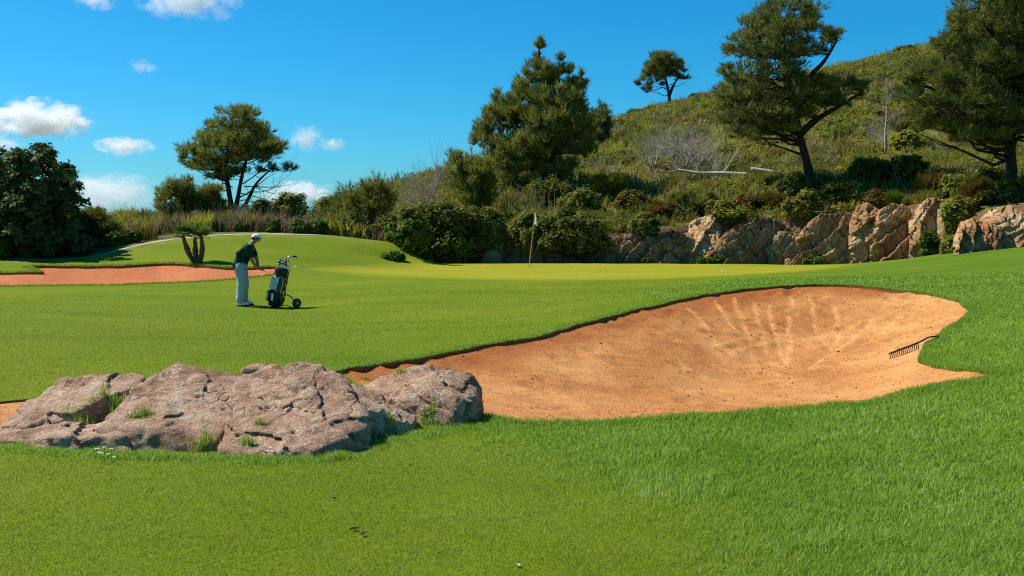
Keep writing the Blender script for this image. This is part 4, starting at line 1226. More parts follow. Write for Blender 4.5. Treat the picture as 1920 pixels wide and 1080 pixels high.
shrub('young_pine', 885, 412, 50, 44, 112, M['pine'], 'pale young pine beside the grey thicket below the bushy pine', 'pine', 'needle', 0.26, 1.0, 43, 1.4, 1.2, hill=True, lump=7)
shrub('shrub', 175, 470, 40, 36, 55, M['bramble'], 'dark spiky undergrowth right of the broad-leaved tree', 'shrub', 'blade', 0.5, 0.8, 44, 0.9, 1.0, hill=False)
shrub('sapling', 182, 452, 41, 17, 72, M['carob'], 'thin upright sapling with dark leaf whorls', 'sapling', 'leaf', 0.17, 0.35, 45, 1.0, 0.8, hill=False, lump=3)
shrub('shrub', 214, 468, 39.2, 24, 24, M['brightgreen'], 'bright green leafy clump right of the dark undergrowth', seed=46, hill=False, lump=4, size=0.12)
shrub('shrub', 247, 456, 39.8, 17, 22, M['brightgreen'], 'little bright green clump below the rusty grass', seed=47, hill=False, lump=4, size=0.12)
shrub('shrub', 12, 480, 36.9, 24, 34, M['brightgreen'], 'fresh green bush at the left edge below the broad-leaved tree', seed=48, hill=False, lump=4, size=0.12)
shrub('shrub', 45, 484, 36.7, 12, 9, M['brightgreen'], 'low yellow green weed beside the gravel path', seed=49, hill=False, lump=3, size=0.1)
for i, (px_, w_, h_, lb) in enumerate([(455, 13, 16, 'small green weed on the bank above the golfer cap'), (515, 16, 18, 'green weed on the bank right of the golfer cap'), (560, 20, 22, 'leafy green weed above the middle of the pale path'), (598, 18, 24, 'dark leafy weed near the right end of the path'), (408, 14, 14, 'small green weed at the left start of the pale path')]):
    shrub('weed', px_, 440, 43.0, w_, h_, M['brightgreen'], lb, 'weed', seed=50 + i, hill=False, lump=3, size=0.13)
shrub('shrub', 745, 482, 41.2, 22, 40, M['brightgreen'], 'green creeper at the right end of the bank', seed=56, hill=False, lump=5, size=0.13)
shrub('shrub', 740, 489, 39.6, 26, 9, M['brightgreen'], 'low green creeper spreading over the bank turf', seed=57, hill=False, lump=5, size=0.11, depth=0.5)
reed('dry_grass', 205, 445, 43, 1.9, 'tall thin dry reed stems above the sapling', 26, 1.2, 61, M['straw'], False, 'reeds', 0.12, 0.009)
reed('dry_grass', 272, 455, 40.5, 0.75, 'rusty orange tuft of dry grass on the left bank', 150, 0.55, 62, M['rusty'], False, 'grass clump', 0.3, 0.014)
reed('dry_grass', 235, 440, 43, 1.0, 'broad dry grass clump left of the rusty tuft', 170, 1.0, 63, M['straw'], False, 'grass clump', 0.3, 0.014)
reed('dry_grass', 600, 432, 45.5, 1.3, 'pale dry stalks before the olive bush', 90, 0.9, 64, M['straw'], False, 'grass clump', 0.25, 0.014)
reed('dry_grass', 690, 436, 44.8, 1.5, 'pale bare stalks before the tall feathery bush', 70, 1.3, 65, M['straw'], False, 'grass clump', 0.22, 0.016)
reed('dry_grass', 985, 395, 50, 1.5, 'pale dry stalks under the bushy pine', 70, 1.4, 66, M['straw'], True, 'grass clump', 0.25, 0.016)
# dead and bare wood
dead_shrub('dead_thicket', 800, 402, 52, 2.6, 'bare grey brown thicket between the feathery bush and the young pine', 15, 71, None, 0.5, 0.2, True, 0.03, 0.8)
dead_shrub('dead_thicket', 745, 402, 53, 2.0, 'bare twiggy bush behind the tall feathery bush', 10, 72, None, 0.5, 0.2, True, 0.028, 0.8)
dead_shrub('dead_thicket', 858, 372, 60, 2.4, 'bare reddish thicket at the left foot of the bushy pine', 11, 73, None, 0.5, 0.2, True, 0.03, 0.7)
dead_shrub('dead_tree', 815, 372, 58, 3.7, 'bent leafless sapling rising above the grey thicket', 2, 74, None, 0.35, 0.3, True, 0.055, 0.2, 3, 'dead tree', 2)
dead_shrub('dead_thicket', 1285, 322, 60, 3.3, 'large silvery dead bush on the open slope', 22, 75, M['deadwood'], 0.5, 0.12, True, 0.060, 0.95)
dead_shrub('dead_thicket', 1225, 322, 62, 2.4, 'greyish dead bush left of the silvery one', 12, 76, M['deadwood'], 0.5, 0.2, True, 0.03, 0.8)
dead_shrub('dead_thicket', 1135, 345, 58, 1.7, 'small dead bush right of the bushy pine', 8, 77, None, 0.5, 0.2, True, 0.026, 0.7)
dead_shrub('dead_thicket', 1345, 330, 57, 2.0, 'pale forked dead branches above the fallen log', 6, 78, M['deadwood'], 0.4, 0.2, True, 0.04, 0.8, 2)
dead_shrub('dead_thicket', 1632, 275, 62, 1.8, 'dead bush left of the slim bare tree', 7, 79, M['deadwood'], 0.5, 0.2, True, 0.026, 0.9)
b = P(1661, 284, 60); b[2] = hz(b[0], b[1]) - 0.1
r_ = np.random.default_rng(80)
root = empty('dead_tree', b, 0, 'slim bare grey tree standing between the two right pines', 'dead tree')
pth_ = np.array([(0, 0, 0), (-0.05, 0, 1.3), (0.02, 0, 2.6), (-0.06, 0, 4.4)])
add('trunk', sweep_mesh(pth_, [0.085, 0.07, 0.05, 0.015], 7, 0.04, 80, 'trunk'), M['twig'], root)
for i in range(22):
    segs = []
    z_ = r_.uniform(0.9, 4.2); a = r_.uniform(0, 6.28)
    grow_twigs((-0.02, 0, z_), (math.cos(a), math.sin(a), 0.55), 0.9 * (1.1 - z_ / 6), 0.024, 2, r_, segs, 0.5, 0.2, 2)
    v, f = tubes(segs, 3)
    add('branch', mesh_np(v, f, None, False, 'branch'), M['twig'], root)
# fallen bleached trunk
def log_piece(pts_px, radii, label, seed, extra):
    p_ = np.array([P(*q) for q in pts_px])
    p_[:, 2] = np.maximum(p_[:, 2], hill_z(p_[:, :2]) + 0.12)
    base = p_.mean(0)
    root = empty('fallen_log', base, 0, label, 'log')
    add('trunk', sweep_mesh(p_ - base, radii, 8, 0.08, seed, 'trunk'), M['deadwood'], root)
    rr = np.random.default_rng(seed)
    for (i, dv, L) in extra:
        sg = []
        grow_twigs(p_[i] - base, dv, L, 0.04, 2, rr, sg, 0.4, 0.2, 2)
        v, f = tubes(sg, 4)
        add('branch', mesh_np(v, f, None, False, 'branch'), M['deadwood'], root)
log_piece([(1408, 317, 55), (1440, 322, 54.8), (1472, 328, 54.6)], [0.11, 0.13, 0.12], 'short thick bleached log lying left of the leaning pine', 81, [])
log_piece([(1272, 318, 57), (1310, 324, 56.6), (1355, 325, 56.2), (1402, 327, 55.8)], [0.05, 0.09, 0.11, 0.11], 'long bleached fallen trunk with upright broken branches', 82, [(0, (-0.8, 0, 0.2), 1.0), (1, (-0.4, 0, 1), 1.1), (2, (0.3, 0, 1), 1.3), (0, (-1, 0, -0.2), 0.9)])
# shrubs on the slope and on top of the cliff
for i, (px_, py_, d_, w_, h_, m_, lb) in enumerate([
    (1185, 405, 49.5, 34, 36, 'rusty', 'rusty brown shrub on the slope left of the pale rock knob'),
    (1240, 415, 48.5, 24, 28, 'rusty', 'small rusty shrub just above the low cliff'),
    (1330, 396, 49, 20, 34, 'rusty', 'dark rusty shrub above the pale rock knob'),
    (1405, 402, 48.6, 22, 26, 'rusty', 'bright orange shrub above the big grey rock'),
    (1448, 408, 48.4, 22, 22, 'rusty', 'brownish orange shrub right of the bright orange one'),
    (1215, 440, 46.0, 28, 30, 'scrub', 'olive bush hanging over the low reddish rock'),
    (1360, 420, 47, 30, 36, 'scrub', 'olive bush between the rock knob and the grey rock'),
    (1290, 405, 49, 30, 34, 'scrub', 'olive shrub above the small rounded rock'),
    (1100, 400, 50, 40, 44, 'scrub', 'olive scrub above the right bramble'),
    (1030, 375, 52, 40, 42, 'bramble', 'dark low bush at the foot of the bushy pine'),
    (1140, 380, 53, 34, 36, 'scrub', 'greenish scrub right of the bushy pine foot'),
    (1480, 395, 49, 34, 44, 'scrub', 'olive bush left below the leaning pine'),
    (1505, 425, 46.2, 24, 46, 'scrub', 'olive shrub growing out of the middle of the cliff'),
    (1450, 362, 52, 30, 20, 'scrub', 'grey green bush below the short log'),
    (1570, 388, 47, 38, 38, 'bramble', 'dark bush in the shade right of the leaning pine'),
    (1640, 380, 45.4, 17, 34, 'rusty', 'yellowish round shrub on top of the pale rock column'),
    (1676, 384, 45, 14, 20, 'brightgreen', 'small round green shrub on the cliff top'),
    (1620, 350, 50, 42, 40, 'bramble', 'dark shaded bush in the shadow of the leaning pine'),
    (1700, 350, 50, 40, 42, 'bramble', 'dark bush below the slim bare tree'),
    (1745, 365, 46, 34, 34, 'rusty', 'rusty shrub above the tall tan buttress'),
    (1790, 372, 45, 30, 38, 'scrub', 'olive shrub above the grassy gap in the cliff'),
    (1808, 415, 39.6, 26, 46, 'scrub', 'olive bush in the gap left of the nearest outcrop'),
    (1835, 400, 40.5, 26, 44, 'rusty', 'yellow brown shrub behind the cream rock spur'),
    (1848, 360, 44, 34, 50, 'scrub', 'olive bush left of the great pine trunk'),
    (1880, 385, 40.0, 28, 40, 'bramble', 'dark bush at the foot of the great pine'),
    (1945, 380, 40, 40, 44, 'bramble', 'dark bush right of the great pine trunk'),
    (1740, 478, 41.0, 14, 40, 'brightgreen', 'green plant growing in the cleft beside the tan buttress'),
    (1788, 482, 37.6, 17, 40, 'scrub', 'olive plant at the foot of the grassy gap'),
    (1797, 462, 37.8, 14, 44, 'bramble', 'tall plant in the middle of the grassy gap'),
    (1786, 432, 37.9, 17, 46, 'scrub', 'olive plant high in the grassy gap'),
    (1800, 410, 38.2, 18, 30, 'rusty', 'brownish plant topping the grassy gap'),
    (1302, 196, 106, 8, 14, 'bramble', 'small dark bush on the ridge right of the umbrella pine'),
    (1700, 112, 105, 20, 16, 'bramble', 'rounded bush on the skyline left of the great pine'),
    (1760, 94, 104, 18, 16, 'bramble', 'dark bush on the skyline touching the great pine'),
    (1190, 222, 98, 12, 10, 'bramble', 'small dark bush on the skyline left of the umbrella pine'),
    (1220, 214, 100, 12, 10, 'scrub', 'tiny olive bush on the skyline below the umbrella pine'),
    (1160, 255, 88, 18, 18, 'scrub', 'olive bush on the slope right of the small dark pine'),
    (1560, 250, 75, 26, 30, 'scrub', 'grey olive bush on the slope behind the leaning pine'),
    (1700, 290, 60, 30, 26, 'hillgrass', 'yellow green bush left below the great pine branches'),
]):
    kd = 'leaf'
    hl_ = None if (py_ > 450 or 'gap' in lb and 'above' not in lb) else True
    sz = 0.15 if d_ < 60 else 0.24
    kd = 'needle' if i % 3 == 1 else 'leaf'
    if kd == 'needle': sz *= 1.5
    shrub('hill_shrub', px_, py_, d_, w_ * 1.15, h_, M[m_], lb, 'shrub', kd, sz, 0.9, 200 + i, 0.9, 1.0, hill=hl_, lump=8, group='shrubs on the slope and cliff')
for i, (px_, w_, h_, d_) in enumerate([(1330, 30, 12, 44.3), (1345, 14, 16, 44.2), (1520, 30, 14, 43.6), (1212, 16, 8, 44.6)]):
    shrub('weed', px_, 502, d_, w_ * 0.8, h_, M['brightgreen'], ['low green weeds at the cliff foot below the pale knob', 'upright green weed at the cliff foot right of the pale knob', 'green weeds at the foot of the wide tan rock', 'tiny green weeds at the foot of the low reddish rock'][i], 'weed', seed=260 + i, hill=False, lump=4, size=0.10, depth=0.4)

# ---- ground cover of the slope: nobody could count it
r_ = np.random.default_rng(301)
def hill_sample(n, px0=600, px1=2150, d0=44.0, d1=112.0, power=1.0):
    px_ = r_.uniform(px0, px1, n)
    d_ = d0 + (d1 - d0) * r_.uniform(0, 1, n) ** power
    x = (px_ - 960) / F * d_ * 1.003
    fr = np.interp(x / d_, hfront[:, 0] / hfront[:, 1], hfront[:, 1])
    m = d_ > fr + 0.1
    xy = np.column_stack([x[m], d_[m]])
    z = hill_z(xy)
    ok = z > ground_z(xy) + 0.05
    return np.column_stack([xy, z])[ok]
def cover(name, n, size, mat, kind, label, cat='undergrowth', power=1.2, thr=-1, nf=0.25, up=1.2, seed=1, grow=0.012):
    q = hill_sample(n, power=power)
    keep_ = fbm(q * nf + seed * 7, 3) > thr
    q = q[keep_]
    sz = size * r_.uniform(0.6, 1.4, len(q)) * (1 + grow * (q[:, 1] - 45))
    dirs = r_.normal(0, 0.28, (len(q), 3)) + np.array((0, 0, up))
    v, f, tv = scatter_tufts(q, dirs, sz, kind, r_, np.clip(0.5 + 0.9 * fbm(q * 0.3 + seed, 3) + r_.normal(0, 0.15, len(q)), 0, 1))
    o = add(name, mesh_np(v, f, {'tint': tv}, False, name), mat)
    return tag(o, label, cat, None, 'stuff')
cover('hill_grass', 13000, 0.44, M['hillgrass'], 'blade', 'yellow green grass covering the slope', 'grass', 1.3, seed=2)
cover('dry_hill_grass', 8000, 0.50, M['straw'], 'blade', 'dry straw grass in patches on the slope', 'grass', 1.2, -0.02, seed=3)
# low cushions of scrub
def cushions(name, n, mat, thr, seed, label, r0, r1, kind='leaf', flat=0.75):
    q = hill_sample(n, power=1.15)
    q = q[fbm(q * 0.17 + seed, 3) > thr]
    C_, D_, T_, S_ = [], [], [], []
    for c in q:
        rad_ = r_.uniform(r0, r1) * (1 + 0.006 * (c[1] - 45))
        n_ = int((52 if c[1] < 70 else 26) * (0.6 + rad_))
        e = r_.normal(size=(n_, 3)); e /= np.linalg.norm(e, axis=1)[:, None]; e[:, 2] = np.abs(e[:, 2])
        C_.append(c + e * rad_ * r_.uniform(0.5, 1.1, (n_, 1)) * np.array((1, 1, flat)))
        D_.append(e + (0, 0, 0.5)); T_.append(np.full(n_, r_.uniform(0, 0.8)) + r_.uniform(0, 0.25, n_)); S_.append(np.full(n_, 0.13 if c[1] < 65 else 0.22) * (1.6 if kind == 'needle' else 1))
    v, f, tv = scatter_tufts(np.vstack(C_), np.vstack(D_), np.concatenate(S_), kind, r_, np.concatenate(T_))
    tag(add(name, mesh_np(v, f, {'tint': tv}, False, name), M[mat]), label, 'undergrowth', None, 'stuff')
cushions('hill_scrub', 1100, 'scrub', -0.10, 3, 'low olive scrub covering the slope', 0.3, 0.9)
cushions('dark_hill_scrub', 520, 'bramble', 0.02, 8, 'dark green scrub in patches on the slope', 0.35, 1.0)
cushions('heather', 800, 'rusty', 0.04, 15, 'ochre heather patches on the slope', 0.25, 0.6)
cushions('broom', 500, 'pine', 0.05, 22, 'feathery broom bushes scattered over the slope', 0.4, 1.0, 'needle', 1.1)
segs = []
for c in hill_sample(330, power=1.2):
    for _ in range(3): grow_twigs(c, (r_.normal(0, 0.5), r_.normal(0, 0.4), 1), r_.uniform(0.5, 1.0), 0.016, 1, r_, segs, 0.5, 0.2, 2)
v, f = tubes(segs, 3)
tag(add('slope_twigs', mesh_np(v, f, None, False, 'slope_twigs'), M['twig']), 'bare grey twigs scattered over the slope', 'twigs', None, 'stuff')
# brush on the bank behind the path
n_ = 6500
px_ = r_.uniform(-150, 770, n_); d_ = r_.uniform(42.8, 54, n_)
x = (px_ - 960) / F * d_
xy = np.column_stack([x, d_])
_, wl_, _ = turf(xy)
m = wl_ > 0.5
q = np.column_stack([xy[m], ground_z(xy[m])])
cl = fbm(q * 0.45, 3)
sz = np.clip(0.62 + 0.7 * cl, 0.25, 1.2) * r_.uniform(0.6, 1.3, len(q))
dirs = r_.normal(0, 0.22, (len(q), 3)) + (0, 0, 1.2)
mm = fbm(q * 0.6 + 9, 3) > 0.0
for nm, sel, mt, lb in (('dry_brush', mm, 'straw', 'dry brown brush and grass along the top of the bank'), ('green_brush', ~mm, 'hillgrass', 'olive green brush along the top of the bank')):
    v, f, tv = scatter_tufts(q[sel], dirs[sel], sz[sel], 'blade', r_)
    tag(add(nm, mesh_np(v, f, {'tint': tv * 0.8}, False, nm), M[mt]), lb, 'brush', None, 'stuff')
# broken twigs among the brush
segs = []
for i in range(260):
    px0 = r_.uniform(290, 760); dd = r_.uniform(43.5, 50)
    x0 = (px0 - 960) / F * dd
    grow_twigs((x0, dd, gz(x0, dd)), (r_.normal(0, 0.5), r_.normal(0, 0.4), 1), r_.uniform(0.5, 1.0), 0.012, 1, r_, segs, 0.5, 0.2, 2)
v, f = tubes(segs, 3)
tag(add('brush_twigs', mesh_np(v, f, None, False, 'brush_twigs'), M['twig']), 'bare grey twigs standing in the dry brush', 'twigs', None, 'stuff')

# ---- dwarf palm by the red bunker
b = on_ground(370, 34.5)
root = empty('dwarf_palm', b, 0, 'dwarf palm with three leaning trunks beside the red bunker', 'palm')
k = mpp(34.5)
for i, (tx, ty, bx) in enumerate([(347, 446, -5), (366, 452, 0), (380, 450, 6)]):
    top = np.array(((tx - 370) * k, (-0.1, 0.12, 0.0)[i], (497 - ty) * k))
    bot = np.array((bx * k, 0, -0.05))
    mid = (top + bot) / 2 + np.array(((-0.05, -0.02, 0.05)[i], 0, 0))
    tk = add('trunk', sweep_mesh([bot, bot * 0.7 + mid * 0.3, mid, top], [0.055, 0.075, 0.10, 0.04], 8, 0.12, 90 + i, 'trunk'), M['palmtrunk'], root)
    rr = np.random.default_rng(95 + i)
    T, tt = [], []
    for j in range(34 if i != 1 else 16):
        a = rr.uniform(0, 6.28); el = rr.uniform(-0.35, 1.4)
        d_ = np.array((math.cos(a) * math.cos(el), math.sin(a) * math.cos(el), math.sin(el)))
        st = top + d_ * 0.16
        s_ = np.cross(d_, (0, 0, 1)); s_ /= np.linalg.norm(s_) + 1e-9
        up_ = np.cross(s_, d_)
        T.append([top - s_ * 0.006, top + s_ * 0.006, st]); tt += [0.4] * 3
        L = rr.uniform(0.26, 0.44)
        for q in np.linspace(-0.9, 0.9, 8):
            dr = d_ * math.cos(q) + s_ * math.sin(q) + up_ * 0.10 * abs(q)
            w_ = np.cross(dr, up_) * 0.032
            T.append([st - w_, st + w_, st + dr * L]); tt += [rr.uniform(0, 1)] * 3
    v = np.array(T).reshape(-1, 3)
    add('fan_leaves', mesh_np(v, np.arange(len(v)).reshape(-1, 3), {'tint': np.array(tt)}, False, 'fan_leaves'), M['palm'], root)
# ------------------------------------------------------------------ things on the course
dg_ = bpy.context.evaluated_depsgraph_get()
_bv = {}
def pick(px, py, objs):
    """where the ray of a photo pixel meets one of the built surfaces"""
    o = Vector((0, 0, CAM_Z)); q = P(px, py, 10.0)
    dv = (Vector(q) - o).normalized()
    best = None
    for ob in objs:
        if ob.name not in _bv:
            me = ob.data
            vs = [ob.matrix_basis @ v.co for v in me.vertices]
            _bv[ob.name] = BVHTree.FromPolygons(vs, [p.vertices[:] for p in me.polygons])
        h = _bv[ob.name].ray_cast(o, dv)
        if h[0] is not None and (best is None or h[3] < best[1]): best = (h[0], h[3])
    return np.array(best[0]) if best else None
GR = [bpy.data.objects[n] for n in ('ground', 'putting_green')]
SB = bpy.data.objects['sand_bunker']

m = {}
m['shirt'] = mat_plain('green_shirt', (0.010, 0.040, 0.024), 0.85, 0.1, 0, 0.25, 25, 0.4)
m['trousers'] = mat_plain('pale_trousers', (0.36, 0.40, 0.37), 0.85, 0.1, 0, 0.10, 12, 0.5)
m['skin'] = mat_plain('skin', (0.36, 0.17, 0.10), 0.55, 0.3, 0, 0.1, 20, 0.1)
m['hair'] = mat_plain('dark_hair', (0.02, 0.013, 0.01), 0.6, 0.3)
m['white'] = mat_plain('white_cloth', (0.78, 0.77, 0.74), 0.8, 0.1, 0, 0.04)
m['black'] = mat_plain('black_nylon', (0.012, 0.012, 0.013), 0.5, 0.35, 0, 0.2)
m['rubber'] = mat_plain('black_rubber', (0.018, 0.018, 0.018), 0.8, 0.2)
m['grey'] = mat_plain('grey_nylon', (0.045, 0.047, 0.05), 0.55, 0.3)
m['silver'] = mat_plain('silver_tube', (0.65, 0.65, 0.66), 0.28, 0.5, 1.0, 0.05)
m['panelgrey'] = mat_plain('pale_blue_panel', (0.42, 0.50, 0.55), 0.55, 0.3)
m['red'] = mat_plain('red_trim', (0.45, 0.02, 0.03), 0.5, 0.3)
m['pole'] = mat_plain('yellow_pole', (0.62, 0.36, 0.07), 0.45, 0.4)
m['flag'] = mat_plain('white_flag', (0.80, 0.80, 0.77), 0.8, 0.1, 0, 0.05)
m['ball'] = mat_plain('golf_ball', (0.82, 0.82, 0.80), 0.35, 0.5, 0, 0.03, 60, 0.3)
m['spoke'] = mat_plain('wheel_grey', (0.10, 0.11, 0.09), 0.5, 0.3)

def skin_mesh(nodes, edges, root, sub=2, name='body'):
    names = list(nodes)
    me = bpy.data.meshes.new(name + '_cage')
    me.from_pydata([nodes[n][:3] for n in names], [(names.index(a), names.index(b)) for a, b in edges], [])
    o = bpy.data.objects.new(name + '_cage', me)
    C.objects.link(o)
    md = o.modifiers.new('s', 'SKIN')
    md.use_smooth_shade = True
    for i, n in enumerate(names):
        r_ = nodes[n][3]
        sv = me.skin_vertices[0].data[i]
        sv.radius = r_ if isinstance(r_, tuple) else (r_, r_)
        sv.use_root = (n == root)
    s2 = o.modifiers.new('u', 'SUBSURF'); s2.levels = sub; s2.render_levels = sub
    dg = bpy.context.evaluated_depsgraph_get()
    dg.update()
    res = bpy.data.meshes.new_from_object(o.evaluated_get(dg))
    res.name = name
    bpy.data.objects.remove(o)
    bpy.data.meshes.remove(me)
    res.polygons.foreach_set('use_smooth', np.ones(len(res.polygons), dtype=bool))
    return res
def join(meshes, name):
    bm = bmesh.new()
    for x in meshes: bm.from_mesh(x)
    me = bpy.data.meshes.new(name)
    bm.to_mesh(me); bm.free()
    me.polygons.foreach_set('use_smooth', np.ones(len(me.polygons), dtype=bool))
    return me
def ellipsoid(c, r_, sub=3, name='e', fn=None):
    v, f = ICO[max(sub, 3)]
    p = v * np.array(r_)
    if fn is not None: p = fn(v, p)
    return mesh_np(p + np.array(c), f, None, True, name)
def box(c, s, rot=None, bev=0.0, name='box'):
    bm = bmesh.new()
    bmesh.ops.create_cube(bm, size=1.0)
    bmesh.ops.scale(bm, vec=s, verts=bm.verts)
    if bev: bmesh.ops.bevel(bm, geom=bm.edges[:], offset=bev, segments=2, affect='EDGES')
    if rot is not None: bmesh.ops.transform(bm, matrix=rot, verts=bm.verts)
    bmesh.ops.translate(bm, vec=c, verts=bm.verts)
    me = bpy.data.meshes.new(name); bm.to_mesh(me); bm.free()
    return me

# ---- the golfer: faces right and bends over the club
g0 = pick(453, 573, GR)
GROT = R(10)
man = empty('person', g0, GROT, 'person in dark green shirt, pale trousers and white cap bending over a golf club', 'person')
N = {'pelvis': (0.0, 0, .97, .125), 'spine': (.055, 0, 1.12, .118), 'chest': (.15, 0, 1.29, .135), 'neckb': (.245, 0, 1.425, .072), 'neck': (.295, 0, 1.475, .056), 'jaw': (.345, 0, 1.515, .068), 'head': (.365, 0, 1.565, .085), 'crown': (.362, 0, 1.60, .07),
     'rs': (.19, -.19, 1.345, .072), 're': (.275, -.235, 1.06, .048), 'rw': (.352, -.075, .885, .032), 'rp': (.372, -.035, .845, .036),
     'ls': (.235, .18, 1.355, .072), 'le': (.345, .17, 1.09, .047), 'lw': (.385, .035, .905, .031), 'lp': (.395, .0, .87, .036),
     'rh': (0.0, -.095, .90, .105), 'rk': (.035, -.12, .51, .066), 'ra': (-.02, -.125, .09, .044), 'rf': (.05, -.13, .05, .04), 'rt': (.16, -.14, .035, .035),
     'lh': (0.02, .095, .90, .105), 'lk': (.075, .12, .51, .066), 'la': (.045, .14, .09, .044), 'lf': (.115, .145, .05, .04), 'lt': (.225, .15, .035, .035)}
E_ = [('pelvis', 'spine'), ('spine', 'chest'), ('chest', 'neckb'), ('neckb', 'neck'), ('neck', 'jaw'), ('jaw', 'head'), ('head', 'crown'), ('chest', 'rs'), ('rs', 're'), ('re', 'rw'), ('rw', 'rp'), ('chest', 'ls'), ('ls', 'le'), ('le', 'lw'), ('lw', 'lp'),
      ('pelvis', 'rh'), ('rh', 'rk'), ('rk', 'ra'), ('ra', 'rf'), ('rf', 'rt'), ('pelvis', 'lh'), ('lh', 'lk'), ('lk', 'la'), ('la', 'lf'), ('lf', 'lt')]
body = skin_mesh(N, E_, 'pelvis', 2, 'body')
# fingers closed round the grip, nose, ears, brow
CL0, CL1 = np.array((.355, .0, .885)), np.array((1.0, .50, .52))       # grip end and club head
cdv = (CL1 - CL0) / np.linalg.norm(CL1 - CL0)
pieces = [body]
cu = np.cross(cdv, (0, 0, 1)); cu /= np.linalg.norm(cu); cw = np.cross(cu, cdv)
for hi, (pn, along) in enumerate((('rp', 0.115), ('lp', 0.03))):
    palm = np.array(N[pn][:3])
    for k in range(5):
        ctr = CL0 + cdv * (along + (0.020 * k if k < 4 else -0.008))
        a0 = (-0.6 if hi == 0 else 2.6)
        sgn = (1 if hi == 0 else -1) * (1 if k < 4 else -1)
        rr = 0.021
        seq = [palm + (ctr - palm) * 0.35]
        for j in range(4 if k < 4 else 3):
            a = a0 + sgn * (0.2 + j * (1.15 - 0.05 * k))
            seq.append(ctr + (cu * math.cos(a) + cw * math.sin(a)) * rr)
        pieces.append(sweep_mesh(seq, [0.010, 0.0095, 0.009, 0.008, 0.006], 6, 0, 0, 'finger'))
pieces.append(ellipsoid((.452, 0, 1.545), (.020, .014, .024), 3, 'nose'))
for s in (-1, 1): pieces.append(ellipsoid((.352, s * .083, 1.55), (.022, .010, .032), 3, 'ear'))
pieces.append(ellipsoid((.428, 0, 1.492), (.022, .028, .020), 3, 'chin'))
add('body', join(pieces, 'body'), m['skin'], man)
for s in (-1, 1): add('eye', ellipsoid((.437, s * .032, 1.566), (.009, .013, .009), 3, 'eye'), m['white'], man)
add('mouth', ellipsoid((.441, 0, 1.512), (.008, .024, .006), 3, 'mouth'), m['red'], man)
def hairf(v, p): return p
add('hair', ellipsoid((.345, 0, 1.575), (.093, .090, .080), 3, 'hair'), m['hair'], man)
SH = {'hem': (-.03, 0, .95, .150), 'waist': (-.015, 0, 1.03, .168), 'spine': (.045, 0, 1.13, .172), 'chest': (.14, 0, 1.28, .178), 'neckb': (.232, 0, 1.41, (.085, .095)), 'col': (.262, 0, 1.445, (.062, .066)),
      'rs': (.18, -.195, 1.335, .090), 'ru': (.232, -.222, 1.19, .080), 're': (.262, -.235, 1.095, .082), 'ls': (.228, .185, 1.345, .090), 'lu': (.29, .18, 1.20, .080), 'le': (.33, .172, 1.11, .080)}
add('shirt', skin_mesh(SH, [('hem', 'waist'), ('waist', 'spine'), ('spine', 'chest'), ('chest', 'neckb'), ('neckb', 'col'), ('chest', 'rs'), ('rs', 'ru'), ('ru', 're'), ('chest', 'ls'), ('ls', 'lu'), ('lu', 'le')], 'waist', 2, 'shirt'), m['shirt'], man)
TR = {'waist': (-.012, 0, 1.05, (.150, .168)), 'pelvis': (-.015, 0, .94, (.155, .175)), 'rh': (-.01, -.10, .84, .125), 'rm': (.01, -.115, .66, .112), 'rk': (.025, -.122, .50, .104), 'rc': (-.005, -.128, .28, .098), 'ra': (-.015, -.13, .055, .095),
      'lh': (.015, .10, .84, .125), 'lm': (.045, .115, .66, .110), 'lk': (.065, .122, .50, .102), 'lc': (.045, .135, .28, .096), 'la': (.045, .142, .055, .094)}
tr_me = skin_mesh(TR, [('waist', 'pelvis'), ('pelvis', 'rh'), ('rh', 'rm'), ('rm', 'rk'), ('rk', 'rc'), ('rc', 'ra'), ('pelvis', 'lh'), ('lh', 'lm'), ('lm', 'lk'), ('lk', 'lc'), ('lc', 'la')], 'pelvis', 3, 'trousers')
tv_ = np.empty(len(tr_me.vertices) * 3); tr_me.vertices.foreach_get('co', tv_); tv_ = tv_.reshape(-1, 3)
tn_ = np.empty(len(tr_me.vertices) * 3); tr_me.vertices.foreach_get('normal', tn_); tn_ = tn_.reshape(-1, 3)
tv_ += tn_ * (0.016 * fbm(tv_ * np.array((9, 9, 5.0)), 3, 0.5, True))[:, None]
tr_me.vertices.foreach_set('co', tv_.ravel())
add('trousers', tr_me, m['trousers'], man)
an = np.linspace(0, 2 * math.pi, 33)[:-1]
v = [(-.012 + math.cos(a) * .155 + 0.01 * dz, math.sin(a) * .172, 1.018 + dz * .02) for dz in (-1, 1) for a in an]
add('belt', mesh_np(np.array(v), np.array([[i, (i + 1) % 32, 32 + (i + 1) % 32, 32 + i] for i in range(32)]), None, True, 'belt'), m['black'], man)
for (x, y) in ((.05, -.135), (.115, .147)):
    def shoef(vv, p):
        p = p.copy(); p[:, 2] = np.maximum(p[:, 2], -0.035); p[:, 2] *= np.where(vv[:, 0] > 0.1, 1 - 0.45 * (vv[:, 0] - 0.1), 1.0); return p
    sh = add('shoe', ellipsoid((x, y, .047), (.145, .052, .055), 4, 'shoe', shoef), m['white'], man)
    def solef(vv, p):
        p = p.copy(); p[:, 2] = np.clip(p[:, 2], -0.012, 0.012); return p
    add('sole', ellipsoid((x, y, .014), (.150, .057, .10), 4, 'sole', solef), m['rubber'], sh)
def capf(vv, p):
    p = p.copy(); p[:, 2] = np.where(vv[:, 2] < 0, p[:, 2] * 0.12, p[:, 2]); return p
cap = add('cap', ellipsoid((.358, 0, 1.585), (.108, .100, .082), 4, 'cap', capf), m['white'], man)
bv, bf = [], []
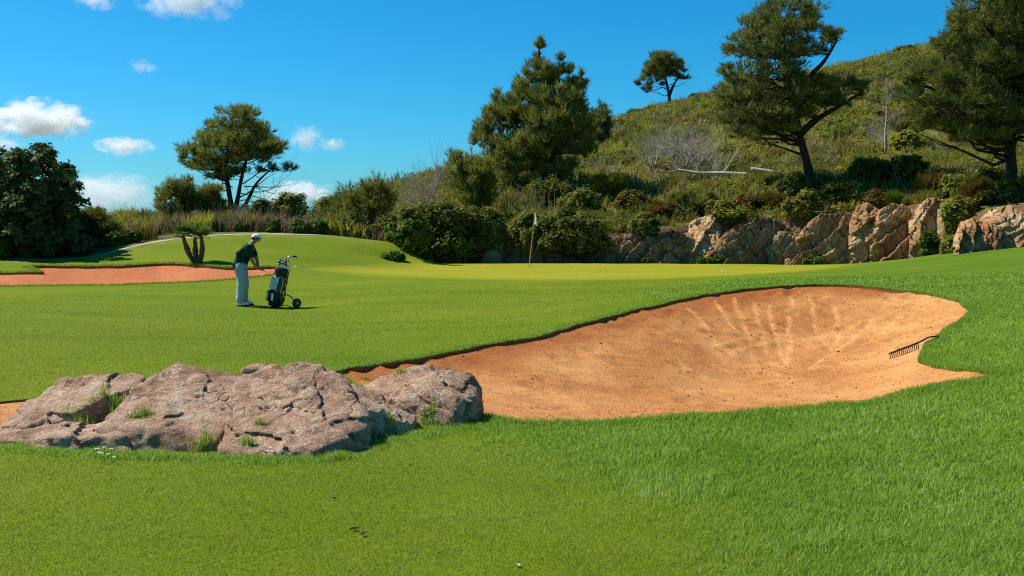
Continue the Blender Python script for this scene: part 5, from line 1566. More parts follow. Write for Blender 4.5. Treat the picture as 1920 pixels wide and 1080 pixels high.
for j in range(9):
    a = -1.05 + j * 2.1 / 8
    for rr, zz in ((0.095, 1.588), (0.175 - 0.05 * abs(a), 1.568)):
        for t_ in (0, 0.007): bv.append((.358 + math.cos(a) * rr * 1.02, math.sin(a) * rr * 0.92, zz + t_))
for j in range(8):
    o = j * 4
    bf += [[o, o + 2, o + 6, o + 4], [o + 1, o + 5, o + 7, o + 3], [o + 2, o + 3, o + 7, o + 6]]
add('brim', mesh_np(np.array(bv), bf, None, True, 'brim'), m['white'], cap)
add('cap_badge', box((.345, -.098, 1.615), (.045, .006, .022), Matrix.Rotation(0.15, 4, 'X'), 0.002, 'cap_badge'), m['grey'], cap)

# club in his hands
club = empty('golf_club', g0, GROT, 'golf club held by the person, reaching behind the bag', 'golf club')
add('shaft', sweep_mesh([CL0 + cdv * 0.2, CL0 * 0.5 + CL1 * 0.5, CL1], [0.006, 0.006, 0.005], 6, 0, 0, 'shaft'), m['silver'], club)
add('grip', sweep_mesh([CL0 - cdv * 0.03, CL0 + cdv * 0.1, CL0 + cdv * 0.24], [0.013, 0.012, 0.009], 8, 0, 0, 'grip'), m['rubber'], club)
add('club_head', box(CL1 + np.array((0.02, 0.02, -0.02)), (.09, .022, .05), Matrix.Rotation(0.6, 4, 'Z'), 0.006, 'club_head'), m['silver'], club)

# ---- trolley and bag, measured in metres right of the golfer's feet
t0 = pick(522, 577, GR)
k = mpp(t0[1])
def TP(zx, zy, dy=0.0):
    """photo pixel -> local point at the bag's distance"""
    q = P(zx, zy, t0[1] + dy)
    return q - t0
bagr = empty('golf_bag', t0, 0, 'black golf bag with grey and white panels standing on the trolley', 'golf bag')
trol = empty('golf_trolley', t0, 0, 'two-wheeled golf trolley with curved silver handle beside the person', 'golf trolley')
A0, A1 = TP(514, 573), TP(528.5, 505)
ax = (A1 - A0) / np.linalg.norm(A1 - A0)
Lb = np.linalg.norm(A1 - A0)
us = np.array((1.0, 0, 0)) - ax * ax[0]; us /= np.linalg.norm(us)
ws = np.cross(ax, us)             # points away from or to the camera
if ws[1] > 0: ws = -ws            # ws to the camera
def bag_loft(stations, name, n=28, cap=True):
    """stations: (t along axis, centre offset u, offset w, radius u, radius w, squareness)"""
    vs = []
    for (t_, ou, ow, ru, rw, sq) in stations:
        for a in np.arange(n) / n * 2 * math.pi:
            c, s = math.cos(a), math.sin(a)
            e = 2.0 / sq
            x = math.copysign(abs(c) ** e, c); y = math.copysign(abs(s) ** e, s)
            vs.append(A0 + ax * Lb * t_ + us * (ou + ru * x) + ws * (ow + rw * y))
    fs = []
    for r in range(len(stations) - 1):
        for i in range(n): fs.append([r * n + i, r * n + (i + 1) % n, (r + 1) * n + (i + 1) % n, (r + 1) * n + i])
    if cap: fs += [list(range(n))[::-1], [(len(stations) - 1) * n + i for i in range(n)]]
    return mesh_np(np.array(vs), fs, None, True, name)
bb = add('bag_body', bag_loft([(0.03, 0, 0, .112, .112, 2.4), (0.06, 0, 0, .128, .125, 2.4), (0.3, 0, 0, .135, .13, 2.4), (0.6, 0, 0, .138, .13, 2.4), (0.85, 0, 0, .128, .122, 2.4), (0.97, 0, 0, .13, .125, 2.4), (1.0, 0, 0, .125, .12, 2.4)], 'bag_body'), m['black'], bagr)
add('base_cup', bag_loft([(-0.02, 0, 0, .105, .105, 2.4), (0.0, 0, 0, .133, .13, 2.4), (0.09, 0, 0, .138, .136, 2.4), (0.12, 0, 0, .131, .13, 2.4)], 'base_cup'), m['rubber'], bb)
add('top_cuff', bag_loft([(0.86, 0, 0, .135, .13, 2.4), (0.875, 0, 0, .146, .14, 2.4), (1.02, 0, 0, .150, .145, 2.4), (1.035, 0, 0, .142, .138, 2.4)], 'top_cuff'), m['black'], bb)
pk = add('pocket', bag_loft([(0.09, -.07, .07, .06, .06, 3), (0.13, -.10, .08, .10, .09, 3), (0.36, -.10, .085, .10, .09, 3), (0.41, -.085, .07, .07, .06, 3)], 'pocket'), m['black'], bagr)
pk2 = add('pocket', bag_loft([(0.42, -.08, .05, .06, .06, 3), (0.46, -.10, .06, .09, .085, 3), (0.74, -.085, .06, .085, .08, 3), (0.82, -.06, .04, .05, .05, 3)], 'pocket'), m['panelgrey'], bagr)
pk2['label'] = 'pale grey upper pocket'
pk3 = add('pocket', bag_loft([(0.34, .055, .07, .05, .05, 3), (0.38, .06, .085, .072, .07, 3), (0.76, .05, .085, .07, .068, 3), (0.83, .04, .06, .04, .04, 3)], 'pocket'), m['grey'], bagr)
pk3['label'] = 'dark grey side pocket with pale piping'
add('piping', sweep_mesh([A0 + ax * Lb * t_ + us * ou + ws * .155 for t_, ou in ((0.36, .115), (0.6, .118), (0.76, .105), (0.82, .06), (0.78, .0), (0.66, -.008))], [0.007] * 6, 6, 0, 0, 'piping'), m['silver'], pk3)
def strip(path, w, name, mt, par):
    p_ = densify3(path, 4)
    vs, n = [], len(p_)
    for q in p_:
        for o in (-1, 1):
            for t_ in (0.0, 0.006): vs.append(q + us * o * w * 0.5 + ws * t_)
    fs = []
    for i in range(n - 1):
        o = i * 4
        fs += [[o + 1, o + 3, o + 7, o + 5], [o, o + 1, o + 5, o + 4], [o + 3, o + 2, o + 6, o + 7]]
    return add(name, mesh_np(np.array(vs), fs, None, False, name), mt, par)
strip([A0 + ax * Lb * t_ + us * ou + ws * w_ for t_, ou, w_ in ((0.48, -.02, .150), (0.6, -.015, .148), (0.72, -.005, .142), (0.80, .0, .135))], 0.030, 'white_stripe', m['white'], bb)
strip([A0 + ax * Lb * t_ + us * ou + ws * w_ for t_, ou, w_ in ((0.15, -.035, .176), (0.25, -.045, .178), (0.34, -.055, .178))], 0.045, 'white_panel', m['white'], pk)
strip([A0 + ax * Lb * t_ + us * ou + ws * w_ for t_, ou, w_ in ((0.15, -.165, .160), (0.25, -.165, .165), (0.33, -.150, .165))], 0.016, 'white_zip', m['white'], pk)
strip([A0 + ax * Lb * t_ + us * ou + ws * w_ for t_, ou, w_ in ((0.43, -.14, .13), (0.52, -.13, .145), (0.60, -.125, .145))], 0.022, 'white_zip', m['white'], pk2)
strip([A0 + ax * Lb * t_ + us * ou + ws * w_ for t_, ou, w_ in ((0.56, -.028, .152), (0.60, -.028, .152))], 0.016, 'red_tab', m['red'], bb)
rc = A0 + ax * Lb * 0.445 + us * (-0.005) + ws * 0.152       # round emblem like a C
add('emblem', sweep_mesh([rc + us * math.cos(a) * .020 + ax * math.sin(a) * .026 for a in np.linspace(0.7, 5.6, 12)], [0.006] * 12, 5, 0, 0, 'emblem'), m['white'], bb)
add('carry_strap', sweep_mesh([A0 + ax * Lb * 0.92 + us * .13 + ws * .06, A0 + ax * Lb * 0.7 + us * .185 + ws * .05, A0 + ax * Lb * 0.45 + us * .15 + ws * .05], [0.012, 0.018, 0.012], 6, 0, 0, 'carry_strap'), m['black'], bagr)
cl_lab = ['black headcover with white bars on the club at the left of the bag', 'black iron head beside the left headcover in the bag', 'white striped club cover in the middle of the bag', 'black club cover right of the striped one in the bag', 'short dark iron in the front of the bag', 'rightmost dark club standing in the bag']
for i, (ou, ow, h_, kind) in enumerate([(-.075, .03, .13, 'cover'), (-.035, -.03, .15, 'iron'), (.0, .04, .11, 'stripe'), (.04, -.02, .15, 'cover'), (.0, .08, .055, 'iron'), (.085, .03, .07, 'iron')]):
    pb0 = A0 + ax * Lb * 0.80 + us * ou * 0.8 + ws * ow * 0.8
    pt = A0 + ax * (Lb * 1.03 + h_) + us * ou + ws * ow
    c_ = empty('golf_club', Vector(t0 + pb0), 0, cl_lab[i], 'golf club', 'clubs in the bag')
    loc_ = pt - pb0
    add('shaft', sweep_mesh([np.zeros(3), loc_ * 0.5, loc_], [0.006, 0.006, 0.006], 6, 0, 0, 'shaft'), m['silver'], c_)
    if kind == 'iron':
        add('club_head', box(loc_ + np.array((0.015, 0, 0.01)), (.075, .022, .048), Matrix.Rotation(0.5 * (i - 2), 4, 'Z') @ Matrix.Rotation(0.5, 4, 'Y'), 0.008, 'club_head'), m['black'] if i != 4 else m['silver'], c_)
    else:
        hc = add('headcover', ellipsoid(loc_, (.042, .042, .075), 4, 'headcover'), m['black'], c_)
        for j in (-1, 1):
            a_ = np.linspace(0, 2 * math.pi, 17)
            add('white_band', sweep_mesh([loc_ + np.array((math.cos(q) * .039, math.sin(q) * .039, j * 0.028)) for q in a_], [0.007 if kind == 'cover' else 0.012] * 17, 5, 0, 0, 'white_band'), m['white'], hc)
# trolley frame
fr0 = A0 + us * .150 - ws * .06
fr1 = A0 + ax * Lb * 0.95 + us * .158 - ws * .05
fr = add('frame', sweep_mesh([A0 + us * .02 - ax * 0.02 - ws * .1, fr0, A0 * 0.5 + A1 * 0.5 + us * .160 - ws * .06, fr1], [0.013] * 4, 8, 0, 0, 'frame'), m['black'], trol)
hd = add('handle', sweep_mesh([fr1, TP(541.5, 501, 0.05), TP(543.5, 494.5, 0.05), TP(541, 488.5, 0.05), TP(539, 484, 0.05), TP(542.5, 481, 0.05), TP(549, 481, 0.05)], [0.014, 0.014, 0.015, 0.016, 0.016, 0.017, 0.017], 9, 0, 0, 'handle'), m['silver'], trol)
add('hand_grip', sweep_mesh([TP(549, 481, 0.05), TP(552, 480.8, 0.05), TP(556.5, 481.5, 0.05)], [0.020, 0.021, 0.020], 9, 0, 0, 'hand_grip'), m['rubber'], hd)
add('score_holder', sweep_mesh([TP(544, 499.3, 0.05), TP(550, 500, 0.04), TP(556, 501, 0.03)], [0.009, 0.010, 0.010], 6, 0, 0, 'score_holder'), m['white'], trol)
for t_ in (0.12, 0.86):
    a_ = np.linspace(-0.9, 4.0, 14)
    add('bag_bracket', sweep_mesh([A0 + ax * Lb * t_ + us * math.cos(q) * .158 + ws * math.sin(q) * .153 for q in a_], [0.010] * 14, 6, 0, 0, 'bag_bracket'), m['black'], fr)
add('foot', box(A0 - ax * 0.03 + us * .03, (.16, .14, .030), None, 0.008, 'foot'), m['rubber'], trol)
add('foot_stub', box(TP(517, 575.5, -0.05), (.07, .05, .05), None, 0.01, 'foot_stub'), m['rubber'], trol)
add('prop_tube', sweep_mesh([TP(536, 524, 0.1), TP(535.3, 545, 0.1), TP(533.8, 563.5, 0.1)], [0.009] * 3, 6, 0, 0, 'prop_tube'), m['black'], trol)
wn_ = TP(556.4, 568.6, -0.15)
wn_[2] = gz(t0[0] + wn_[0], t0[1] + wn_[1]) - t0[2] + 0.112
wf_ = np.array((wn_[0] - 0.52, wn_[1] + 0.60, 0))
wf_[2] = gz(t0[0] + wf_[0], t0[1] + wf_[1]) - t0[2] + 0.112
axl = (wf_ - wn_) / np.linalg.norm(wf_ - wn_)
e1_ = np.cross(axl, (0, 0, 1)); e1_ /= np.linalg.norm(e1_); e2_ = np.cross(e1_, axl)
def ringmesh(c, R_, r_, name, n=36, s=8, sq=1.0):
    vs = []
    for a in np.arange(n) / n * 2 * math.pi:
        d_ = e1_ * math.cos(a) + e2_ * math.sin(a)
        for b_ in np.arange(s) / s * 2 * math.pi: vs.append(c + d_ * (R_ + r_ * math.cos(b_)) + axl * r_ * sq * math.sin(b_))
    fs = [[i * s + j, i * s + (j + 1) % s, ((i + 1) % n) * s + (j + 1) % s, ((i + 1) % n) * s + j] for i in range(n) for j in range(s)]
    return mesh_np(np.array(vs), fs, None, True, name)
def discmesh(c, R_, th, name, n=32):
    vs, fs = [], []
    for o in (-th, th):
        for a in np.arange(n) / n * 2 * math.pi: vs.append(c + axl * o + (e1_ * math.cos(a) + e2_ * math.sin(a)) * R_)
    fs = [list(range(n))[::-1], list(range(n, 2 * n))] + [[i, (i + 1) % n, n + (i + 1) % n, n + i] for i in range(n)]
    return mesh_np(np.array(vs), fs, None, False, name)
for wc in (wn_, wf_):
    wh = add('wheel', ringmesh(wc, .094, .018, 'wheel', sq=1.1), m['rubber'], trol)
    add('rim', discmesh(wc, .082, .008, 'rim'), m['spoke'], wh)
    add('hub', discmesh(wc - axl * 0.005, .020, .026, 'hub'), m['silver'], wh)
    for q in range(6):
        a = q / 6 * 2 * math.pi
        d_ = e1_ * math.cos(a) + e2_ * math.sin(a)
        add('spoke', sweep_mesh([wc - axl * 0.012 + d_ * 0.015, wc - axl * 0.012 + d_ * 0.05, wc - axl * 0.012 + d_ * 0.085], [0.007, 0.006, 0.006], 5, 0, 0, 'spoke'), m['rubber'], wh)
st = TP(529, 554, 0.02)
add('axle_arm', sweep_mesh([st, TP(536, 552.5, -0.02), TP(545, 556, -0.08), TP(550, 562, -0.12), wn_ + axl * 0.02], [0.013] * 5, 8, 0, 0, 'axle_arm'), m['black'], fr)
add('axle_arm', sweep_mesh([st + (0, .03, 0), st * 0.6 + wf_ * 0.4 + (0, 0, 0.12), wf_ + (0, 0, 0.09), wf_ - axl * 0.02], [0.013] * 4, 8, 0, 0, 'axle_arm'), m['black'], fr)

# ---- flagstick
fb = pick(992, 499.5, GR)
fl = empty('flagstick', fb, 0, 'yellow flagstick with a limp white flag on the green', 'flagstick')
k = mpp(fb[1])
ft = np.array((11.2 * k, 0, 100 * k))
add('pole', sweep_mesh([np.array((0, 0, -0.03)), ft * 0.5, ft], [0.017, 0.016, 0.013], 8, 0, 0, 'pole'), m['pole'], fl)
prof = [(0, 0.0), (3, 6), (5, 12), (7.0, 18), (7.5, 22), (5, 25.5), (2, 23), (0.2, 19)]
vs, fs = [], []
nu_, nv_ = 10, 12
for i in range(nv_):
    t_ = i / (nv_ - 1)
    y_ = t_ * 25.0
    wl0 = -2.0 * t_
    wr0 = np.interp(y_, [0, 6, 12, 18, 22, 25], [0.6, 2.6, 4.6, 6.6, 7.4, 6.8])
    for j in range(nu_):
        s = j / (nu_ - 1)
        vs.append(((11.2 - 0.1 * y_ + (wl0 + 2.0 * t_) + wr0 * s) * k, 0.07 * math.sin(s * 8 + t_ * 1.5) * t_ - 0.02, (100 - y_ * (0.80 + 0.20 * s)) * k))
for i in range(nv_ - 1):
    for j in range(nu_ - 1): fs.append([i * nu_ + j, i * nu_ + j + 1, (i + 1) * nu_ + j + 1, (i + 1) * nu_ + j])
fm = mesh_np(np.array(vs), fs, None, True, 'flag')
fo = add('flag', fm, m['flag'], fl)
sol = fo.modifiers.new('thickness', 'SOLIDIFY'); sol.thickness = 0.006
hole = []
add('hole_cup', sweep_mesh([np.array((0, 0, -0.02)), np.array((0, 0, 0.003)), np.array((0, 0, 0.006))], [0.054, 0.054, 0.05], 16, 0, 0, 'hole_cup'), m['black'], fl)
# ---- balls and a marker
for (px_, py_, lb) in [(1133, 499, 'white golf ball on the green right of the flagstick'), (1355, 510, 'white golf ball lying near the front edge of the green')]:
    q = pick(px_, py_, GR)
    def dimple(vv, p): return p * (1 - 0.03 * (np.sin(vv[:, 0:1] * 40) * np.sin(vv[:, 1:2] * 40) * np.sin(vv[:, 2:3] * 40) > 0.2))
    tag(add('golf_ball', ellipsoid((0, 0, 0.024), (0.028, 0.028, 0.028), 5, 'golf_ball', dimple), m['ball'], None, q), lb, 'golf ball')
q = on_ground(655, 42.9)
mk = empty('marker_post', q, 0, 'small white round marker before the low dark bush', 'marker')
k = mpp(42.9)
top_ = CAM_Z - (428.5 - 400) * k - q[2]
add('post', sweep_mesh([np.array((0, 0, -0.05)), np.array((0, 0, top_ * 0.5)), np.array((0, 0, top_))], [0.012] * 3, 6, 0, 0, 'post'), m['rubber'], mk)
add('knob', ellipsoid((0, 0, top_), (0.045, 0.045, 0.045), 3, 'knob'), m['ball'], mk)

# ---- rake in the bunker
r0_, r1_ = pick(1666, 673, [SB]), pick(1722, 655, [SB])
rk = empty('bunker_rake', (r0_ + r1_) / 2, 0, 'black toothed rake lying in the sand at the right edge of the bunker', 'rake')
o_ = (r0_ + r1_) / 2
bar = [r0_ - o_ + (0, 0, .075), (r0_ + r1_) / 2 - o_ + (0, 0, .085), r1_ - o_ + (0, 0, .10)]
add('bar', sweep_mesh(bar, [0.011, 0.014, 0.013], 6, 0, 0, 'bar'), m['rubber'], rk)
bd = r1_ - r0_; bd /= np.linalg.norm(bd)
fwd = np.array((0.25, -1, 0)); fwd -= bd * (fwd @ bd); fwd /= np.linalg.norm(fwd)
for i in range(16):
    t_ = (i + 0.5) / 16
    p0 = np.array(bar[0]) * (1 - t_) + np.array(bar[2]) * t_
    p1 = p0 + fwd * 0.045 + (0, 0, -.085 - 0.02 * t_)
    add('tooth', sweep_mesh([p0, p0 * 0.5 + p1 * 0.5 + fwd * 0.01, p1], [0.008, 0.007, 0.004], 5, 0, 0, 'tooth'), m['rubber'], rk)
hq = pick(1741, 645, [SB] + GR)
add('handle', sweep_mesh([bar[2], (np.array(bar[2]) + (hq - o_ + (0, 0, .10))) * 0.5, hq - o_ + (0, 0, .10), hq - o_ + (hq - o_ - bar[2]) * 1.0 + (0, 0, .14)], [0.012] * 4, 7, 0, 0, 'handle'), m['rubber'], rk)
add('tine', sweep_mesh([np.array(bar[0]) * 0.7 + np.array(bar[2]) * 0.3, np.array(bar[0]) * 0.7 + np.array(bar[2]) * 0.3 + (0, 0, .025), np.array(bar[0]) * 0.7 + np.array(bar[2]) * 0.3 + (0, 0, .05)], [0.005] * 3, 5, 0, 0, 'tine'), m['rubber'], rk)
# ------------------------------------------------------------------ grass blades of the near turf
r_ = np.random.default_rng(501)
def ray_free(xy):
    ok = np.ones(len(xy), bool)
    for _, q in polys[:3]: ok &= ~inside(q, xy)
    return ok & ~inside(pg, xy)
def blades(name, xy, h, w, mat, label, lean=0.45, two=True, tint=None, zoff=None):
    n = len(xy)
    z = ground_z(xy) if zoff is None else zoff
    o = np.column_stack([xy, z - 0.003])
    a = r_.uniform(0, 6.283, n)
    ln = np.abs(r_.normal(0, lean, n)) * h
    ba = r_.uniform(0, 6.283, n)
    s = np.column_stack([np.cos(a), np.sin(a), np.zeros(n)]) * (w * 0.5)[:, None]
    dv = np.column_stack([np.cos(ba) + 0.35, np.sin(ba), np.zeros(n)])
    tip = o + dv * ln[:, None] + np.column_stack([np.zeros((n, 2)), h])
    tint = r_.uniform(0, 1, n) ** 1.3 if tint is None else tint
    if two:
        mid = o + dv * (ln * 0.3)[:, None] + np.column_stack([np.zeros((n, 2)), h * 0.6])
        v = np.stack([o - s, o + s, mid + s * 0.75, mid - s * 0.75, tip], 1).reshape(-1, 3)
        b = (np.arange(n) * 5)[:, None]
        f = np.vstack([b + np.array([[0, 1, 2]]), b + np.array([[0, 2, 3]]), b + np.array([[3, 2, 4]])])
        tv = np.repeat(tint, 5)
    else:
        v = np.stack([o - s, o + s, tip], 1).reshape(-1, 3)
        f = np.arange(3 * n).reshape(-1, 3)
        tv = np.repeat(tint, 3)
    return tag(add(name, mesh_np(v, f, {'tint': tv}, False, name), mat), label, 'grass', None, 'stuff')
def fan(n, r0, r1, p, half=33.0):
    """ground points thinning out with distance"""
    u = r_.uniform(0, 1, n)
    e = 2 - p
    rr = (r0 ** e + u * (r1 ** e - r0 ** e)) ** (1 / e)
    a = np.radians(r_.uniform(-half, half, n))
    return np.column_stack([np.sin(a) * rr, np.cos(a) * rr])
xy = fan(520000, 3.6, 27, 2.5)
xy = xy[ray_free(xy)]
rough, wild, dry = turf(xy)
r = np.hypot(xy[:, 0], xy[:, 1])
p3 = np.column_stack([xy, np.zeros(len(xy))])
cl = fbm(p3 * 1.6, 3)
cl2 = fbm(p3 * 6.0, 2)
isr = r_.uniform(0, 1, len(xy)) < rough
base = np.clip(0.42 + 0.55 * cl + 0.35 * cl2 + r_.normal(0, 0.22, len(xy)), 0, 1)
spark = r_.uniform(0, 1, len(xy)) < 0.13
tint = np.where(spark, 1.0, base * 0.85)
h = np.where(isr, 0.036, 0.017) * (1 + 0.5 * cl + 0.35 * cl2) * r_.uniform(0.6, 1.35, len(xy))
w = np.maximum(0.0034, r * 0.00072)
h = h * np.where(isr & (cl > 0.22), 1.55, 1.0)
m_ = isr
blades('rough_grass', xy[m_], h[m_], w[m_] * 1.15, M['bladerough'], 'longer blue green rough grass in the right foreground', 0.5, True, tint[m_])
m_ = ~isr
blades('fairway_grass', xy[m_], h[m_], w[m_], M['blade'], 'short yellow green fairway grass', 0.6, False, tint[m_])
# dead, straw coloured blades in worn patches
qd = fan(60000, 3.6, 18, 2.4)
qd = qd[ray_free(qd)]
pd_ = np.column_stack([qd, np.zeros(len(qd))])
qd = qd[(fbm(pd_ * 2.3 + 5, 3) + 0.5 * fbm(pd_ * 0.5 + 2, 2)) > 0.22]
blades('dead_grass', qd, 0.016 * r_.uniform(0.5, 1.4, len(qd)), np.maximum(0.0036, np.hypot(qd[:, 0], qd[:, 1]) * 0.0007), M['straw'], 'dead straw coloured blades in worn patches of the turf', 0.9, False)
# longer fringe over the bunker lips
def fringe(poly, n, spread, hh, out=0.06, rng_=None):
    seg = np.roll(poly, -1, 0) - poly
    i = r_.integers(0, len(poly), n)
    q = poly[i] + seg[i] * r_.uniform(0, 1, (n, 1))
    nn = np.column_stack([seg[i][:, 1], -seg[i][:, 0]]); nn /= np.linalg.norm(nn, axis=1)[:, None] + 1e-9
    c = q + nn * 0.05
    nn[inside(poly, c)] *= -1
    return q + nn * (np.abs(r_.normal(0, spread, n)))[:, None]
q = fringe(pb, 52000, 0.09, 0.05)
q = q[ray_free(q)]
rr = np.hypot(q[:, 0], q[:, 1])
near = fbm(np.column_stack([q * 2.0, np.zeros(len(q))]), 2)
lipq = lipw(q)
blades('lip_grass', q, (0.030 + 0.022 * (1 - lipq)) * (1 + 0.6 * near) * r_.uniform(0.6, 1.4, len(q)), np.maximum(0.0035, rr * 0.0006), M['bladerough'], 'fringe of longer grass around the orange bunker', 0.6, True)
q = fringe(pl, 16000, 0.15, 0.05)
q = q[ray_free(q)]
blades('lip_grass', q, 0.05 * r_.uniform(0.5, 1.4, len(q)), np.full(len(q), 0.02), M['blade'], 'fringe of grass around the red bunker', 0.6, False)
# collar of longer grass in front of and around the boulders
foot = densify(np.array([on_ground(px_, d_)[:2] for px_, d_ in [(-40, 7.15), (60, 7.05), (170, 6.98), (300, 6.95), (395, 6.95), (460, 6.85), (580, 6.88), (670, 7.1), (720, 7.45), (785, 7.8), (840, 8.1), (905, 8.35), (930, 8.6)]]), 0.06, False)
i = r_.integers(0, len(foot), 17000)
q = foot[i] + r_.normal(0, 0.07, (len(i), 2))
q = q[ray_free(q)]
cl = fbm(np.column_stack([q * 3, np.zeros(len(q))]), 3)
blades('boulder_grass', q, np.clip(0.036 + 0.06 * cl, 0.012, 0.12) * r_.uniform(0.5, 1.3, len(q)), np.full(len(q), 0.0042), M['bladerough'], 'longer grass growing along the foot of the boulders', 0.5, True)
# grass in the hollows and cracks of the rocks, each clump a thing
BO = [o for o in bpy.data.objects if o.name.startswith('boulder') and o.type == 'MESH' and o.name != 'boulder_grass']
def clump(px_, py_, L, n, W, label, seed, mat='bladerough', Wy=None, objs=BO, dy=0.0):
    rr = np.random.default_rng(seed)
    q = pick(px_, py_, objs + [ground, SB])
    q = q + np.array((0, dy, 0))
    T, tt = [], []
    for i in range(n):
        o = np.array((rr.normal(0, W * 0.5), rr.normal(0, (Wy or W * 0.4) * 0.5), 0.0))
        hz_ = -1e9
        for ob in objs + [ground, SB]:
            ht = _bv[ob.name].ray_cast(Vector((q[0] + o[0], q[1] + o[1], 3.0)), Vector((0, 0, -1)))
            if ht[0] is not None: hz_ = max(hz_, ht[0][2])
        o[2] = hz_ - q[2] - 0.008
        a = rr.uniform(0, 6.28); l = L * rr.uniform(0.35, 1.25) * (0.35 + 0.75 * math.exp(-(o[0] / (W * 0.6)) ** 2)); bend = abs(rr.normal(0, 0.35)) * l
        s = np.array((math.sin(a), -math.cos(a), 0)) * 0.0028
        dv = np.array((math.cos(a), math.sin(a), 0))
        m1 = o + dv * bend * 0.35 + np.array((0, 0, l * 0.62)); tip = o + dv * bend + np.array((0, 0, l))
        T += [[o - s, o + s, m1 + s * 0.7], [o - s, m1 + s * 0.7, m1 - s * 0.7], [m1 - s * 0.7, m1 + s * 0.7, tip]]
        tt += [rr.uniform(0, 1)] * 9
    v = np.array(T).reshape(-1, 3)
    tag(add('grass_tuft', mesh_np(v, np.arange(len(v)).reshape(-1, 3), {'tint': np.array(tt)}, False, 'grass_tuft'), M[mat], None, q), label, 'grass tuft', 'grass tufts growing on the boulders')
clump(160, 784, 0.15, 320, 0.24, 'wide grass tuft in the left part of the rock hollow', 601, Wy=0.06, dy=-0.10)
clump(215, 756, 0.14, 280, 0.18, 'grass tuft in the upper right part of the rock hollow', 602, Wy=0.06, dy=-0.10)
clump(265, 780, 0.08, 150, 0.12, 'small yellow green tuft on the face of the middle boulder', 603, 'blade')
clump(382, 838, 0.10, 180, 0.12, 'grass tuft in the gap between the two biggest boulders', 604)
clump(465, 834, 0.08, 120, 0.08, 'grass at the lower end of the crack in the big front boulder', 605)
clump(488, 795, 0.06, 80, 0.06, 'grass at the upper end of the crack in the big front boulder', 606)
clump(685, 712, 0.06, 80, 0.08, 'little tuft behind the dark faced boulder', 607, 'blade')
clump(750, 700, 0.06, 80, 0.10, 'little tuft on top of the separate boulder', 608, 'blade')
clump(735, 800, 0.09, 90, 0.10, 'pale weed before the dark shaded face', 609, 'blade')
clump(800, 790, 0.09, 160, 0.14, 'grass tuft between the dark faced and the separate boulder', 610)
# daisies before the middle boulder
dz_lab = ['daisy in the middle of the left daisy patch', 'daisy at the top centre of the left daisy patch', 'daisy right of the middle of the left daisy patch', 'daisy at the upper right of the left daisy patch', 'daisy at the lower left of the left daisy patch',
          'daisy at the lower right end of the left daisy patch', 'daisy at the upper left end of the left daisy patch', 'left one of two daisies at the foot of the front boulder', 'right one of two daisies at the foot of the front boulder']
for i, (px_, py_) in enumerate([(186, 863), (196, 858), (203, 866), (209, 860), (190, 869), (214, 871), (182, 857), (500, 862), (507, 858)]):
    q = pick(px_, py_, [ground])
    rr = np.random.default_rng(700 + i)
    fo_ = empty('daisy', q, rr.uniform(0, 6), dz_lab[i], 'flower', 'daisies before the boulders')
    hh = rr.uniform(0.05, 0.075)
    add('stem', sweep_mesh([np.zeros(3), np.array((0.004, 0, hh * 0.5)), np.array((0.0, 0, hh))], [0.0015] * 3, 5, 0, 0, 'stem'), M['bladerough'], fo_)
    vs, fs = [], []
    for j in range(10):
        a = j / 10 * 6.283
        d_ = np.array((math.cos(a), math.sin(a), 0.15)); s_ = np.array((-math.sin(a), math.cos(a), 0)) * 0.004
        o_ = np.array((0, 0, hh)); b_ = len(vs)
        vs += [o_ - s_ * 0.4, o_ + s_ * 0.4, o_ + d_ * 0.009 + s_, o_ + d_ * 0.014, o_ + d_ * 0.009 - s_]
        fs.append([b_, b_ + 1, b_ + 2, b_ + 3, b_ + 4])
    add('petals', mesh_np(np.array(vs), fs, None, False, 'petals'), m['white'], fo_)
    add('flower_eye', ellipsoid((0, 0, hh + 0.002), (0.004, 0.004, 0.003), 3, 'flower_eye'), m['pole'], fo_)
# fallen leaves and bits of bark on the turf
for i, (px_, py_, w_, lb, col) in enumerate([(664, 996, 0.05, 'dark dry leaf on the turf left of the brown one', 'bark'), (681, 1006, 0.045, 'brown dry leaf beside the dark leaf on the turf', 'palmtrunk'), (970, 1064, 0.035, 'pale leaf scrap at the bottom middle of the turf', 'deadwood'),
                                            (1575, 1065, 0.03, 'pale leaf scrap at the bottom right of the turf', 'deadwood'), (628, 938, 0.025, 'tiny dark leaf on the turf before the boulders', 'bark')]):
    q = pick(px_, py_, [ground])
    rr = np.random.default_rng(720 + i)
    vs, fs = [], []
    for j in range(7):
        t_ = j / 6
        ww = math.sin(t_ * math.pi) * 0.35 * w_ + 0.001
        vs += [((t_ - 0.5) * w_, -ww, 0.010 + 0.25 * w_ * (t_ - 0.5) ** 2 + 0.004), ((t_ - 0.5) * w_, 0, 0.010 + 0.25 * w_ * (t_ - 0.5) ** 2), ((t_ - 0.5) * w_, ww, 0.010 + 0.25 * w_ * (t_ - 0.5) ** 2 + 0.007)]
    for j in range(6): fs += [[j * 3, j * 3 + 1, j * 3 + 4, j * 3 + 3], [j * 3 + 1, j * 3 + 2, j * 3 + 5, j * 3 + 4]]
    lo = add('fallen_leaf', mesh_np(np.array(vs), fs, None, True, 'fallen_leaf'), M[col], None, q)
    lo.rotation_euler = (0.1, 0.05, rr.uniform(0, 3))
    tag(lo, lb, 'leaf')

